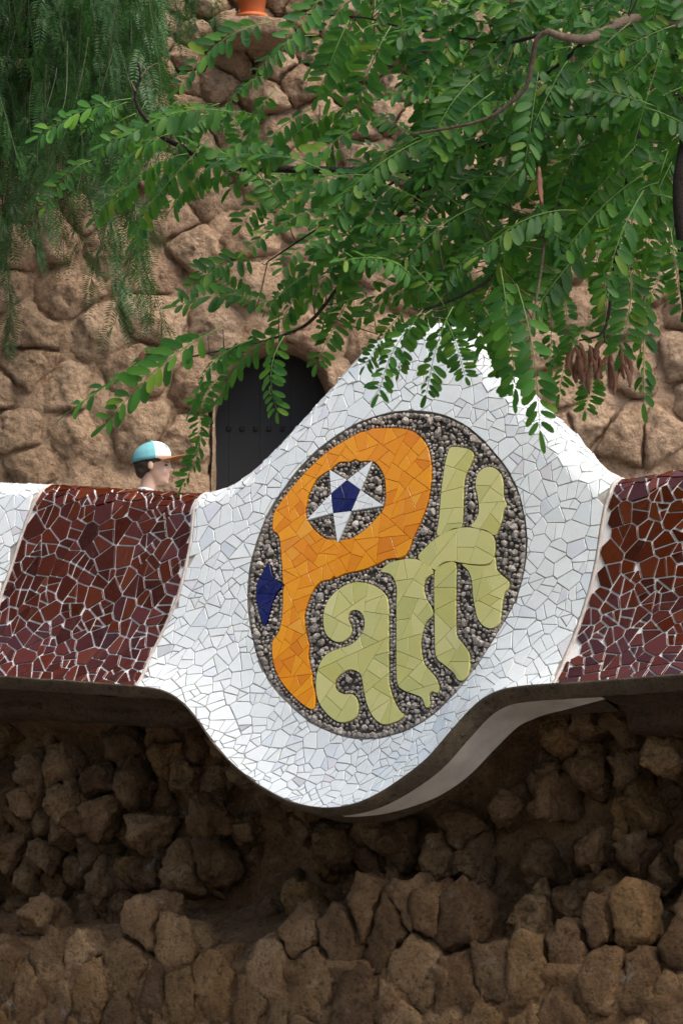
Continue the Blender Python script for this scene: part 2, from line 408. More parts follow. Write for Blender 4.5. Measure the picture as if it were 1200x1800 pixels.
def S(u, q):
    f = (u - CU[0]) / .02; i = int(min(max(f, 0), len(CU) - 2)); f = min(max(f - i, 0), 1)
    w = (1 - f) * np.interp(q, CQ[i], CW[i]) + f * np.interp(q, CQ[i + 1], CW[i + 1])
    n = (1 - f) * np.interp(q, CQ[i], CN[i]) + f * np.interp(q, CQ[i + 1], CN[i + 1])
    return wl(u, w, n)
def SN(u, q, e=.012):
    a = S(u + e, q) - S(u - e, q); b = S(u, q + e) - S(u, q - e); return unit(np.cross(a, b))
def px_uq(pts):
    """photo pixels -> (u, q) on the coping surface"""
    pts = np.asarray(pts, float); out = []
    D = np.array([ray(x, y) for x, y in pts]); o = CAM - O
    ts = np.linspace(12.0, 16.5, 260); lo = np.full(len(pts), 12.0); hi = np.full(len(pts), 16.5); found = np.zeros(len(pts), bool)
    def f(t):
        P = o + D * t[:, None]; u = P @ EU; w = P[:, 2]; n = P @ EN
        okk = (w <= np.interp(u, UU, WT)) & (w >= np.interp(u, UU, WB))
        return np.where(okk, n - h(u, w), 1.0), u, w
    for a, b in zip(ts[:-1], ts[1:]):
        v = f(np.full(len(pts), b))[0]; m = (~found) & (v <= 0); lo[m] = a; hi[m] = b; found |= m
    for _ in range(30):
        mid = (lo + hi) / 2; v = f(mid)[0]; lo = np.where(v > 0, mid, lo); hi = np.where(v > 0, hi, mid)
    _, u, w = f(hi)
    for k in range(len(pts)):
        i = int(np.clip(round((u[k] - CU[0]) / .02), 0, len(CU) - 1)); out.append((u[k], np.interp(w[k], CW[i, :K1], CQ[i, :K1])))
    if not found.all(): print('MISSED', pts[~found])
    return np.array(out)
def CR1(L): return [(400 + x * .46667, 700 + y * .46667) for x, y in L]

# traced outlines (photo pixels)
ELL = px_uq(catmull(CR1([(700, 50), (770, 55), (840, 75), (910, 115), (975, 175), (1040, 255), (1085, 335), (1110, 420), (1124, 520), (1120, 610), (1102, 700), (1070, 785), (1020, 872), (960, 970), (900, 1055), (830, 1137), (750, 1207), (660, 1255), (560, 1280), (470, 1280), (390, 1257), (310, 1218), (230, 1150), (160, 1070), (112, 970), (90, 880), (78, 800), (76, 720), (86, 625), (110, 540), (140, 460), (175, 395), (225, 322), (292, 240), (370, 170), (460, 110), (550, 72), (630, 53)]), 3, True))
if area(ELL.tolist()) < 0: ELL = ELL[::-1]
SEAM_L0 = px_uq([(66, 872), (50, 905), (34, 950), (18, 1000), (3, 1040), (-8, 1080)])
SEAM_L = px_uq([(341, 890), (335, 950), (325, 1000), (312, 1050), (290, 1100), (265, 1150), (245, 1195)])
SEAM_R = px_uq([(1070, 872), (1064, 887), (1056, 930), (1050, 975), (1038, 1030), (1024, 1077), (995, 1150), (977, 1192)])
def seam_fn(Sm):
    i = np.argsort(Sm[:, 1]); q, u = Sm[i, 1], Sm[i, 0]
    return lambda x: np.interp(x, q, u)
sL0, sL, sR = seam_fn(SEAM_L0), seam_fn(SEAM_L), seam_fn(SEAM_R)
PANEL_W = .80
def sL00(q): return sL0(q) - PANEL_W * .9
def sR1(q): return sR(q) + PANEL_W * 1.15
def zone(u, q):
    """0 white, 1 brown"""
    return ((u > sL0(q)) & (u < sL(q))) | ((u > sR(q)) & (u < sR1(q)))
EXTB = lambda u: np.interp(u, CU, QB); EXTT = lambda u: np.interp(u, CU, QT)
# ------------------------------------------------------------------ coping: bed, tiles, lip
coping = thing('mosaic_coping', 'undulating coping of broken white and red-brown glazed tiles along the wall top', 'coping', wl(0, -1.0, .1))
iu = np.arange(len(CU)); DEP = .0075
SB = np.zeros((len(CU), K1 + K2, 3))
for i in iu:
    SB[i] = O[None] + EU[None] * CU[i] + EW[None] * CW[i][:, None] + EN[None] * CN[i][:, None]
gu = np.gradient(SB, axis=0); gq = np.gradient(SB, axis=1); NB = np.cross(gu, gq); NB /= np.linalg.norm(NB, axis=2, keepdims=True) + 1e-9
BED = SB - NB * DEP
def sub_bed(name, mat, fn):
    V = []; F = []; idx = {}
    for i in range(len(CU) - 1):
        um = (CU[i] + CU[i + 1]) / 2
        qm = (CQ[i, :-1] + CQ[i, 1:]) / 2; keep = fn(np.full(len(qm), um), qm)
        for j in np.nonzero(keep)[0]:
            q = []
            for (a, b) in ((i, j), (i + 1, j), (i + 1, j + 1), (i, j + 1)):
                if (a, b) not in idx: idx[(a, b)] = len(V); V.append(BED[a, b])
                q.append(idx[(a, b)])
            F.append(q)
    if V: add(name, V, F, mat, coping, True)
ecen = ELL.mean(0); ELLin = ecen + (ELL - ecen) * .985
notmed = lambda u, q: ~inside(np.stack([u, q], 1), ELLin)
sub_bed('grout_bed', M['grout_w'], lambda u, q: (~zone(u, q)) & notmed(u, q))
sub_bed('grout_bed', M['grout_b'], lambda u, q: zone(u, q) & (u < 0))
sub_bed('grout_bed', M['grout_b'], lambda u, q: zone(u, q) & (u >= 0))
# seam ridges
def ridge(fn, width=.017):
    V = []; F = []
    for uu_ in [0]:
        q0 = EXTB(fn(-.1)); q1 = EXTT(fn(.5)) + .12
        qs = np.linspace(q0 + .002, q1, 70)
        for q in qs:
            u = float(fn(q)); nr = SN(u, q)
            for du, hh in ((-width / 2, -.006), (-width * .35, .0012), (0, .0028), (width * .35, .0012), (width / 2, -.006)):
                V.append(S(u + du + .002 * noise.noise(Vector((q * 30, du * 40, u))), q) + nr * hh)
        F = grid_faces(70, 5, 0, True)
    add('seam', V, F, M['seam'], coping, True)
M['seam'] = m_plain('seam_mortar', (.60, .53, .48), .95, 25, .3, .6, .004)
for fn in (sL0, sL, sR): ridge(fn)

# tiles
rng = np.random.RandomState(11)
ulo, uhi = -2.55, 2.25
def rad(C):
    z = zone(C[:, 0], C[:, 1]); base = np.where(z, .078, .066)
    P = np.where(C[:, 1] > .35, 1.12, 1.0) * np.where(C[:, 1] < -.42, .80, 1.0) * np.where(C[:, 1] > EXTT(C[:, 0]) - .14, .72, 1.0)
    return base * P * rng.choice([.75, .9, 1.0, 1.15, 1.32], len(C))
def okb(C): return (C[:, 1] > EXTB(C[:, 0]) - .12) & (C[:, 1] < EXTT(C[:, 0]) + .40)
seeds = darts(26000, (ulo, QB.min() - .1), (uhi, QT.max() + .40), rad, okb, rng)
cells = voronoi(seeds, .22)
eln = np.roll(ELL, -1, 0) - np.roll(ELL, 1, 0); eln = np.stack([eln[:, 1], -eln[:, 0]], 1); eln /= np.linalg.norm(eln, axis=1, keepdims=True)  # outward
tiles = []
for sd_, c in zip(seeds, cells):
    if len(c) < 3: continue
    u0, q0 = sd_
    if q0 < EXTB(u0) - .05 or q0 > EXTT(u0) + .34: continue
    pieces = [c]
    if rng.rand() < .72: pieces = split_cell(c, rng)
    pieces = [x for p_ in pieces for x in (split_cell(p_, rng) if rng.rand() < .30 else [p_])]
    for c in pieces:
        cu, cq = centroid(c)
        # lip
        e = .02; s_ = (EXTB(cu + e) - EXTB(cu - e)) / (2 * e); L = math.hypot(s_, 1)
        c = clip(c, s_ / L, -1 / L, (s_ * cu - EXTB(cu)) / L - .001)
        if len(c) < 3: continue
        bz = bool(zone(np.array([cu]), np.array([cq]))[0])
        for fn in (sL0, sL, sR, sR1):
            us = float(fn(cq)); ds_ = float(fn(cq + .02) - fn(cq - .02)) / .04
            if abs(us - cu) < .25:
                L = math.hypot(1, ds_); a, b, k = 1 / L, -ds_ / L, (us - ds_ * cq) / L
                if cu < us: c = clip(c, a, b, k - .009)
                else: c = clip(c, -a, -b, -k - .009)
                if len(c) < 3: break
        if len(c) < 3: continue
        # medallion rim
        if inside([(cu, cq)], ELL)[0]:
            dd = np.sqrt(((ELL - np.array([cu, cq])) ** 2).sum(1).min())
            if dd > .07: continue
        p_, n_ = nearest_line(np.array([cu, cq]), ELL, eln)
        if ((p_ - np.array([cu, cq])) ** 2).sum() < .2 ** 2:
            # clip against the nearest rim tangent and both neighbours
            for kk in (0,):
                i = (((ELL - np.array([cu, cq])) ** 2).sum(1).argmin() + kk) % len(ELL)
                pp, nn_ = ELL[i], eln[i]
                c = clip(c, -nn_[0], -nn_[1], -(nn_ @ pp) - .002)
                if len(c) < 3: break
        if len(c) < 3: continue
        g = rng.uniform(.0026, .0056) if bz else rng.uniform(.0012, .0028)
        c = inset(c, g)
        if bz and len(c) >= 3 and rng.rand() < .10:      # snapped corner
            k_ = rng.randint(len(c)); px_, qx_ = c[k_]; cc = centroid(c); an = math.atan2(qx_ - cc[1], px_ - cc[0]) + rng.uniform(-.4, .4)
            dm = math.hypot(px_ - cc[0], qx_ - cc[1]); c = clip(c, math.cos(an), math.sin(an), math.cos(an) * cc[0] + math.sin(an) * cc[1] + dm * rng.uniform(.55, .85))
        c = clean(c, .0025)
        if len(c) < 3 or abs(area(c)) < 7e-5: continue
        tiles.append((c, bz))
def tile_mesh(poly, thick=.010, tilt=.02, ch=.0012, top=0.0, flat=.75, sfn=S, nfn=SN):
    cu, cq = centroid(poly); nr = nfn(cu, cq); P = np.array([sfn(u, q) for u, q in poly]); c = sfn(cu, cq)
    nr = unit(nr + rng.normal(0, tilt, 3)); d = (P - c) @ nr
    P = P - np.outer(d, nr) * flat + nr * (top - ch * .0)
    tow = c - P; tow = tow / (np.linalg.norm(tow, axis=1, keepdims=True) + 1e-9)
    V = np.vstack([P - nr * thick, P - nr * ch, P + tow * ch * 1.4]); n = len(P); F = [tuple(range(2 * n, 3 * n))]
    for r_ in (0, n):
        for i in range(n): F.append((r_ + i, r_ + (i + 1) % n, r_ + n + (i + 1) % n, r_ + n + i))
    return V, F
def vis_area(V, F):
    f = list(F[0]); p = to_px(V[f]); a = abs(area(p.tolist())); c = p.mean(0)
    return a if -10 < c[0] < 1210 and -10 < c[1] < 1810 else 0.0
def place_pieces(items, name, mat, parent, limit=300, stuff='tile_remainder'):
    """items: [(V,F,area)]; the largest in view become parts, the rest one part of kind stuff"""
    items = sorted(items, key=lambda t: -t[2]); rest = [it for it in items[limit:]]
    for V, F, a in items[:limit]: add(name, V, F, mat, parent)
    if rest:
        VV = []; FF = []; o = 0
        for V, F, a in rest:
            VV.append(V); FF += [tuple(i + o for i in f) for f in F]; o += len(V)
        add(stuff, np.vstack(VV), FF, mat, parent, kind='stuff')
wi, bi = [], []
for poly, bz in tiles:
    V, F = tile_mesh(poly, tilt=.024 if not bz else .026)
    cu, cq = centroid(poly)
    (bi if bz else wi).append((V, F, vis_area(V, F) if cq < EXTT(cu) else 0.0))
print('tiles', len(wi), len(bi))
place_pieces(wi, 'white_tile', M['white'], coping, 300, 'small_white_tiles')
place_pieces(bi, 'brown_tile', M['brown'], coping, 300, 'small_brown_tiles')

# lip edge, soffit, cornice band under the tiles
ux = np.arange(-3.1, 2.9, .02); wbx = np.interp(ux, UU, WB); tg = np.gradient(wbx, ux); L = np.sqrt(1 + tg * tg)
dnu, dnw = tg / L, -1 / L
k = np.hanning(13); k /= k.sum()
dnu = np.convolve(np.pad(dnu, 6, 'edge'), k, 'valid'); dnw = np.convolve(np.pad(dnw, 6, 'edge'), k, 'valid')
nl = -LEAN * wbx + FL_A
sx = tg / L; LF = np.clip(np.where(sx > .05, 1.0, np.where(ux < 0, 1 - 1.1 * np.clip(-sx, 0, .7), 1.0)), .3, 1)
mid_ = np.exp(-((ux - on_plane(570, 1420, .1)[0]) / .28) ** 2); LF = np.minimum(LF, 1 - .55 * mid_)
LF = np.convolve(np.pad(LF, 10, 'edge'), np.ones(21) / 21, 'valid')
def under(prof, name, mat, sel=None, jit=0.0, taper=None):
    V = []; ii = [i for i in range(len(ux)) if sel is None or sel[0] <= ux[i] <= sel[1]]
    for i in ii:
        tp_ = 1.0 if taper is None else float(np.interp(ux[i], taper[0], taper[1]))
        for (a, b) in prof:
            a = prof[0][0] + (a - prof[0][0]) * tp_; b = prof[0][1] + (b - prof[0][1]) * tp_
            j = jit * noise.noise(Vector((ux[i] * 5, a * 9, b * 9))) + jit * .5 * noise.noise(Vector((ux[i] * 14, a * 25, 3)))
            aa = a * LF[i] + j * .4; V.append(wl(ux[i] + dnu[i] * aa, wbx[i] + dnw[i] * aa, nl[i] - b + j))
    F = grid_faces(len(ii), len(prof), 0, False)
    add(name, V, F, mat, coping, True)
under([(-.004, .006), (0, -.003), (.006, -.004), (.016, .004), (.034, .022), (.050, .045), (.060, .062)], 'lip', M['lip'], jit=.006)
uS0 = on_plane(560, 1440, .2)[0]; uS1 = on_plane(1060, 1230, .1)[0]
sof = [(.060, .062), (.068, .09), (.078, .13), (.094, .19), (.112, .235)]
uT = [on_plane(x_, y_, .15)[0] for x_, y_ in ((570, 1440), (690, 1425), (850, 1310), (930, 1270), (1050, 1236))]
under(sof, 'soffit', M['soffit'], (uT[0], uT[4]), .0, (uT, [.10, .8, 1.0, .7, .04]))
sofd = [(a - .004, b + .004) for a, b in sof]
bandp = [(.120, .245), (.132, .240), (.146, .244), (.160, .252), (.174, .266), (.186, .29), (.196, .33), (.20, .42)]
uB0 = on_plane(330, 1250, .1)[0]; uB1 = on_plane(1045, 1200, .1)[0]
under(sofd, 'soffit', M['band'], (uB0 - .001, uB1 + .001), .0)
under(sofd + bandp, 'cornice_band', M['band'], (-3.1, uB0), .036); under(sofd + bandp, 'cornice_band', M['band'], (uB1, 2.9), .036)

# ------------------------------------------------------------------ medallion
medal = thing('medallion', 'round pebble-set medallion with orange and pale yellow tile lettering in the white swelling', 'medallion', wl(0, -.7, .2))
MD = .020
V = [S(*ecen) - SN(*ecen) * MD]; F = []; RN = 26
for r_ in range(1, RN + 1):
    for p in ELL:
        x = ecen + (p - ecen) * (r_ / RN) * 1.004; nr = SN(*x)
        dz = MD * (1 - max(0, (r_ - RN + 1)) * .9) + .005 * noise.noise(Vector((x[0] * 40, x[1] * 40, 5)))
        V.append(S(*x) - nr * dz)
m_ = len(ELL)
for j in range(m_): F.append((0, 1 + j, 1 + (j + 1) % m_))
for r_ in range(RN - 1):
    for j in range(m_):
        a = 1 + r_ * m_ + j; b = 1 + r_ * m_ + (j + 1) % m_; F.append((a, a + m_, b + m_, b))
add('mortar_bed', V, F, M['grout_m'], medal, True)
def close(L, n=3): return px_uq(catmull(CR1(L), n, True))
P_out = [(170, 455), (180, 420), (230, 350), (300, 270), (370, 205), (440, 160), (520, 125), (600, 112), (680, 118), (730, 150), (757, 200), (766, 280), (756, 370), (735, 440), (700, 520), (667, 593), (605, 604), (560, 625), (510, 645), (440, 660), (400, 669), (350, 690), (320, 725), (300, 770), (288, 820), (292, 870), (305, 930), (302, 970), (315, 1030), (318, 1070), (328, 1110), (328, 1150), (320, 1172), (290, 1160), (240, 1115), (200, 1065), (175, 1010), (166, 950), (170, 912), (190, 885), (200, 850), (207, 790), (208, 725), (214, 706), (207, 690), (205, 640), (200, 580), (195, 530), (185, 508), (170, 497)]
P_hole = [(385, 268), (420, 240), (480, 228), (545, 236), (575, 265), (592, 310), (592, 400), (560, 450), (510, 500), (460, 530), (420, 545), (370, 530), (330, 500), (300, 460), (292, 420), (302, 365), (330, 310), (355, 287)]
P_right = P_out[6:21] + [P_hole[10], P_hole[9], P_hole[8], P_hole[7], P_hole[6], P_hole[5], P_hole[4], P_hole[3], P_hole[2]]
P_left = P_out[20:] + P_out[:7] + [P_hole[2], P_hole[1], P_hole[0]] + P_hole[:9:-1][:8]
A_ = [(500, 693), (550, 705), (590, 735), (605, 780), (605, 860), (605, 960), (605, 1050), (610, 1090), (625, 1140), (650, 1180), (662, 1190), (645, 1213), (590, 1230), (555, 1210), (530, 1170), (515, 1120), (505, 1060), (495, 1035), (460, 1022), (425, 1040), (403, 1070), (410, 1100), (440, 1115), (470, 1115), (488, 1140), (490, 1180), (475, 1208), (430, 1222), (390, 1205), (350, 1160), (333, 1110), (332, 1060), (342, 1010), (370, 965), (420, 942), (460, 930), (500, 895), (515, 850), (505, 810), (480, 797), (460, 805), (452, 830), (465, 860), (460, 895), (430, 917), (400, 915), (370, 890), (360, 850), (362, 800), (385, 750), (430, 710), (470, 695)]
R_ = [(575, 652), (600, 625), (640, 610), (712, 606), (774, 650), (745, 680), (737, 710), (745, 750), (762, 780), (772, 805), (770, 820), (745, 845), (730, 890), (727, 930), (735, 990), (750, 1015), (780, 1050), (795, 1085), (787, 1110), (770, 1104), (757, 1122), (762, 1158), (745, 1165), (730, 1130), (700, 1115), (660, 1100), (638, 1075), (634, 1000), (634, 900), (634, 780), (636, 720), (625, 680), (605, 660)]
BAND_ = [(716, 603), (740, 565), (790, 522), (850, 493), (910, 486), (970, 500), (1000, 520), (1005, 560), (1000, 595), (984, 623), (930, 626), (872, 619), (856, 615), (820, 616), (795, 629), (776, 646)]
K1_ = [(815, 260), (825, 215), (836, 186), (862, 183), (905, 190), (925, 210), (915, 245), (895, 290), (888, 330), (885, 400), (880, 482), (850, 490), (789, 519), (795, 450), (803, 350)]
K2_ = [(915, 483), (935, 455), (945, 420), (940, 370), (932, 330), (938, 290), (960, 265), (990, 258), (1020, 275), (1035, 310), (1038, 370), (1050, 400), (1037, 425), (1030, 460), (1016, 500), (1004, 517), (970, 497)]
ST_ = [(777, 664), (797, 633), (822, 620), (857, 620), (858, 700), (858, 800), (860, 885), (880, 920), (905, 955), (911, 990), (905, 1035), (890, 1060), (867, 1062), (850, 1035), (815, 1005), (790, 985), (780, 950), (778, 850)]
K3_ = [(880, 624), (930, 630), (986, 627), (1004, 597), (1010, 640), (1025, 660), (1058, 690), (1055, 715), (1040, 735), (1032, 770), (1028, 820), (1020, 850), (995, 867), (965, 860), (940, 830), (930, 790), (922, 740), (918, 690), (905, 650)]
BL_ = [(155, 620), (165, 660), (185, 690), (206, 705), (185, 730), (170, 760), (155, 810), (138, 858), (120, 810), (108, 760), (110, 700), (125, 665)]
def split_poly(poly, target, rs):
    bm = bmesh.new(); vs = [bm.verts.new((p[0], p[1], 0)) for p in poly]; bm.faces.new(vs); bm.normal_update()
    for it in range(400):
        fs = [f for f in bm.faces if f.calc_area() > target * rs.uniform(.6, 1.9)]
        if not fs: break
        f = max(fs, key=lambda f: f.calc_area()); P = np.array([v.co[:2] for v in f.verts]); c = np.array(f.calc_center_median_weighted()[:2])
        Q = P - c; w, v = np.linalg.eigh(Q.T @ Q); ax = v[:, 1]; an = math.atan2(ax[1], ax[0]) + rs.uniform(-.55, .55)
        co = c + ax * rs.uniform(-.25, .25) * math.sqrt(w[1] / len(P))
        bmesh.ops.bisect_plane(bm, geom=[f] + list(f.edges) + list(f.verts), dist=1e-6, plane_co=(*co, 0), plane_no=(math.cos(an), math.sin(an), 0))
    out = [[tuple(v.co[:2]) for v in f.verts] for f in bm.faces]; bm.free(); return out
def inset_any(poly, g):
    if area(poly) < 0: poly = poly[::-1]
    P = np.array(poly); n = len(P); out = []
    for i in range(n):
        a, b, c = P[i - 1], P[i], P[(i + 1) % n]; d1 = unit(b - a + 1e-12); d2 = unit(c - b + 1e-12)
        n1 = np.array([-d1[1], d1[0]]); n2 = np.array([-d2[1], d2[0]]); m = n1 + n2; L = max(m @ m, .5); out.append(tuple(b + m * (2 * g / L)))
    return out
outlines = []
def letter(name, label, polys, mat, target, rs):
    root = None; allP = []
    e = bpy.data.objects.new(name, None); COL.objects.link(e); e.parent = medal
    c0 = S(*np.mean(np.vstack(polys), 0)); e.location = Vector(c0) - wloc(medal); e['label'] = label; e.empty_display_size = .05
    for poly in polys:
        outlines.append(np.asarray(poly))
        for pc in split_poly([tuple(p) for p in poly], target, rs):
            pc = clean(pc, .0012)
            if len(pc) < 3 or abs(area(pc)) < 3e-5: continue
            pc = inset_any(pc, .0009)
            V, F = tile_mesh(pc, .020, .009, .0008, .0, .4)
            add('tile', V, F, mat, e)
rs = np.random.RandomState(5)
letter('letter_p', 'large orange letter P with a star in its bowl', [close(P_right), close(P_left)], M['orange'], .0058, rs)
letter('letter_a', 'pale yellow letter a with curled ends', [close(A_)], M['yellow'], .0085, rs)
letter('letter_r', 'pale yellow letter r joined to the k by an arch', [px_uq(catmull(CR1(R_), 3, True)), close(BAND_)], M['yellow'], .0085, rs)
letter('letter_k', 'pale yellow letter k with flared arms and legs', [close(K1_), close(K2_), close(ST_), close(K3_)], M['yellow'], .0070, rs)
letter('leaf_ornament', 'small dark blue pointed ornament beside the orange letter', [close(BL_, 2)], M['blue'], .0030, rs)
sO = px_uq(CR1([(383, 268), (545, 234), (589, 405), (413, 545), (297, 460)])); sI = px_uq(CR1([(450, 308), (500, 345), (466, 425), (397, 433), (389, 360)]))
star = bpy.data.objects.new('star', None); COL.objects.link(star); star.parent = medal; star.location = Vector(S(*sI.mean(0))) - wloc(medal); star['label'] = 'white five-pointed star with a dark blue pentagon centre'
for i in range(5):
    pl = [tuple(sI[i - 1]), tuple(sO[i]), tuple(sI[i])]
    cut = split_poly(pl, .0018, rs)
    for pc in cut:
        pc = inset_any(clean(pc, .001), .0010); V, F = tile_mesh(pc, .02, .01, .001, .002, .5); add('tile', V, F, M['starwhite'], star)
for pc in split_poly([tuple(p) for p in sI], .0030, rs):
    pc = inset_any(clean(pc, .001), .0010); V, F = tile_mesh(pc, .02, .006, .001, .002, .5); add('tile', V, F, M['blue'], star)
outlines.append(np.array([p for i in range(5) for p in (sI[i - 1], sO[i])]))
# pebbles: rows along every outline, then infill
def dense(poly, step):
    P = np.vstack([poly, poly[:1]]); out = []
    for a, b in zip(P[:-1], P[1:]):
        n = max(1, int(np.linalg.norm(b - a) / step)); out += [a + (b - a) * k / n for k in range(n)]
    return np.array(out)
edge = np.vstack([dense(o, .004) for o in outlines]); rim = dense(ELL, .004)
holeP = close(P_hole)
def covered(C):
    r = np.zeros(len(C), bool)
    for o in outlines: r |= inside(C, o)
    return r
def mind(C, E):
    return np.array([np.sqrt(((E - c) ** 2).sum(1).min()) for c in C])
peb = []     # (u, q, radius)
def try_add(c, r, dmin):
    if peb:
        A = np.array([(p[0], p[1]) for p in peb]); rr = np.array([p[2] for p in peb])
        if (np.sqrt(((A - c) ** 2).sum(1)) < (rr + r) * dmin).any(): return False
    peb.append((c[0], c[1], r)); return True
prs = np.random.RandomState(3)
for o in outlines + [holeP]:
    D = dense(o, .008); sgn = 1 if area(D.tolist()) > 0 else -1
    T = np.roll(D, -3, 0) - np.roll(D, 3, 0); Nn = np.stack([T[:, 1], -T[:, 0]], 1) * sgn; Nn /= np.linalg.norm(Nn, axis=1, keepdims=True) + 1e-9
    for d, n_ in zip(D, Nn):
        r = prs.uniform(.0065, .0100); s_ = -1 if o is holeP else 1
        c = d + n_ * s_ * (r + .0025)
        if not inside([c], ELL)[0] or covered(np.array([c]))[0] or mind([c], edge)[0] < r * .72 or mind([c], rim)[0] < r * .8: continue
        try_add(c, r, .80)
Dr = dense(ELL, .01)
for d in Dr:
    r = prs.uniform(.010, .017); v = unit(ecen - d); c = d + v * (r + .003)
    if covered(np.array([c]))[0] or mind([c], edge)[0] < r * .8: continue
    try_add(c, r, .82)
lo_, hi_ = ELL.min(0), ELL.max(0)
for r0, r1, n_ in ((.013, .020, 2500), (.009, .012, 6000), (.005, .008, 9000)):
    C = prs.uniform(lo_, hi_, (n_, 2)); C = C[inside(C, ELL)]; C = C[~covered(C)]
    de = mind(C, edge); dr = mind(C, rim)
    for c, a, b in zip(C, de, dr):
        r = prs.uniform(r0, r1)
        if a < r * .85 or b < r * .85: continue
        try_add(c, r, .86)
print('pebbles', len(peb))
PV = []
for k in range(14):
    pls = [(unit(prs.normal(0, 1, 3)), prs.uniform(.62, 1.0)) for _ in range(12)] + [(sg_ * np.eye(3)[a_], 1.0) for a_ in range(3) for sg_ in (-1, 1)]
    V, F = rock(pls, 2, 30, .10, 1.6, 50 + k, .02); PV.append((V, F))
PM = [mesh('pebble', V, F, False) for V, F in PV]
for m_e in PM: m_e.materials.append(M['pebble'])
pl_ = []
for (u, q, r) in peb:
    k = prs.randint(14); c = S(u, q); nr = SN(u, q); c = c - nr * (MD * .55 - r * .22)
    qd = Quaternion(prs.normal(0, 1, 4)).normalized(); sc = Vector((r * prs.uniform(.95, 1.25), r * prs.uniform(.95, 1.2), r * prs.uniform(.9, 1.15)))
    pl_.append((r, k, c, qd, sc))
pl_.sort(key=lambda t: -t[0])
for r, k, c, qd, sc in pl_[:300]:
    o = bpy.data.objects.new('pebble', PM[k]); COL.objects.link(o); o.parent = medal; o.location = Vector(c) - wloc(medal)
    o.rotation_mode = 'QUATERNION'; o.rotation_quaternion = qd; o.scale = sc
VV, FF, off = [], [], 0
for r, k, c, qd, sc in pl_[300:]:
    Rm = np.array(qd.to_matrix()); V = (PV[k][0] * np.array(sc)) @ Rm.T + c; VV.append(V); FF += [tuple(i + off for i in f) for f in PV[k][1]]; off += len(V)
if VV: add('small_pebbles', np.vstack(VV), FF, M['pebble'], medal, kind='stuff')

# ------------------------------------------------------------------ rubble street wall under the coping
wallt = thing('rubble_wall', 'dark brown rough rubble wall under the mosaic coping', 'wall', wl(0, -(O[2]), -.1))
GZ = -O[2]                                   # ground level in w
WZ = -1.52                                   # below this the stones stand forward and close together
def nwall(w): return -.22 + .34 * np.clip((WZ + .12 - w) / .25, 0, 1) + .05 * np.clip((WZ - .2 - w) / 1.0, 0, 1)
us_ = np.arange(-3.4, 3.2, .025); ws_ = np.arange(GZ - .05, -.42, .025); V = []
for u in us_:
    for w in ws_:
        V.append(wl(u, w, nwall(w) - .20 + .222 * np.clip((WZ + .12 - w) / .25, 0, 1) + .30 * np.clip((w + .62) / .17, 0, 1) + .035 * noise.fractal(Vector((u * 7, w * 7, 0)), .7, 2, 5)))
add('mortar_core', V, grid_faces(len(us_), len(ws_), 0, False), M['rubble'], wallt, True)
bk = [(GZ - .05, -.52), (-.9, -.52), (-.2, -.46), (.05, -.30), (.16, -.12)]
V = [wl(u, w, n) for u in np.linspace(-3.2, 3.0, 40) for w, n in bk]
add('wall_back', V, grid_faces(40, len(bk), 0, False), M['rubble_core'], wallt, True)
r2 = np.random.RandomState(21)
p0 = on_plane(-190, 1880, 0, 0); p1 = on_plane(1400, 1880, 0, 0)
def rad2(C):
    low = C[:, 1] < WZ + .05
    return np.where(low, .29, .19) * r2.choice([.45, .65, .95, 1.25, 1.5], len(C))
SQ = .66
sds = darts(7000, (p0[0] - .3, -2.35 * SQ), (p1[0] + .3, -.40 * SQ), lambda C: rad2(C / np.array([1, SQ])), None, r2)
cl = [[(x, w / SQ) for x, w in c] for c in voronoi(sds, .6)]
wbf = lambda u: np.interp(u, UU, WB)
st_n = 0
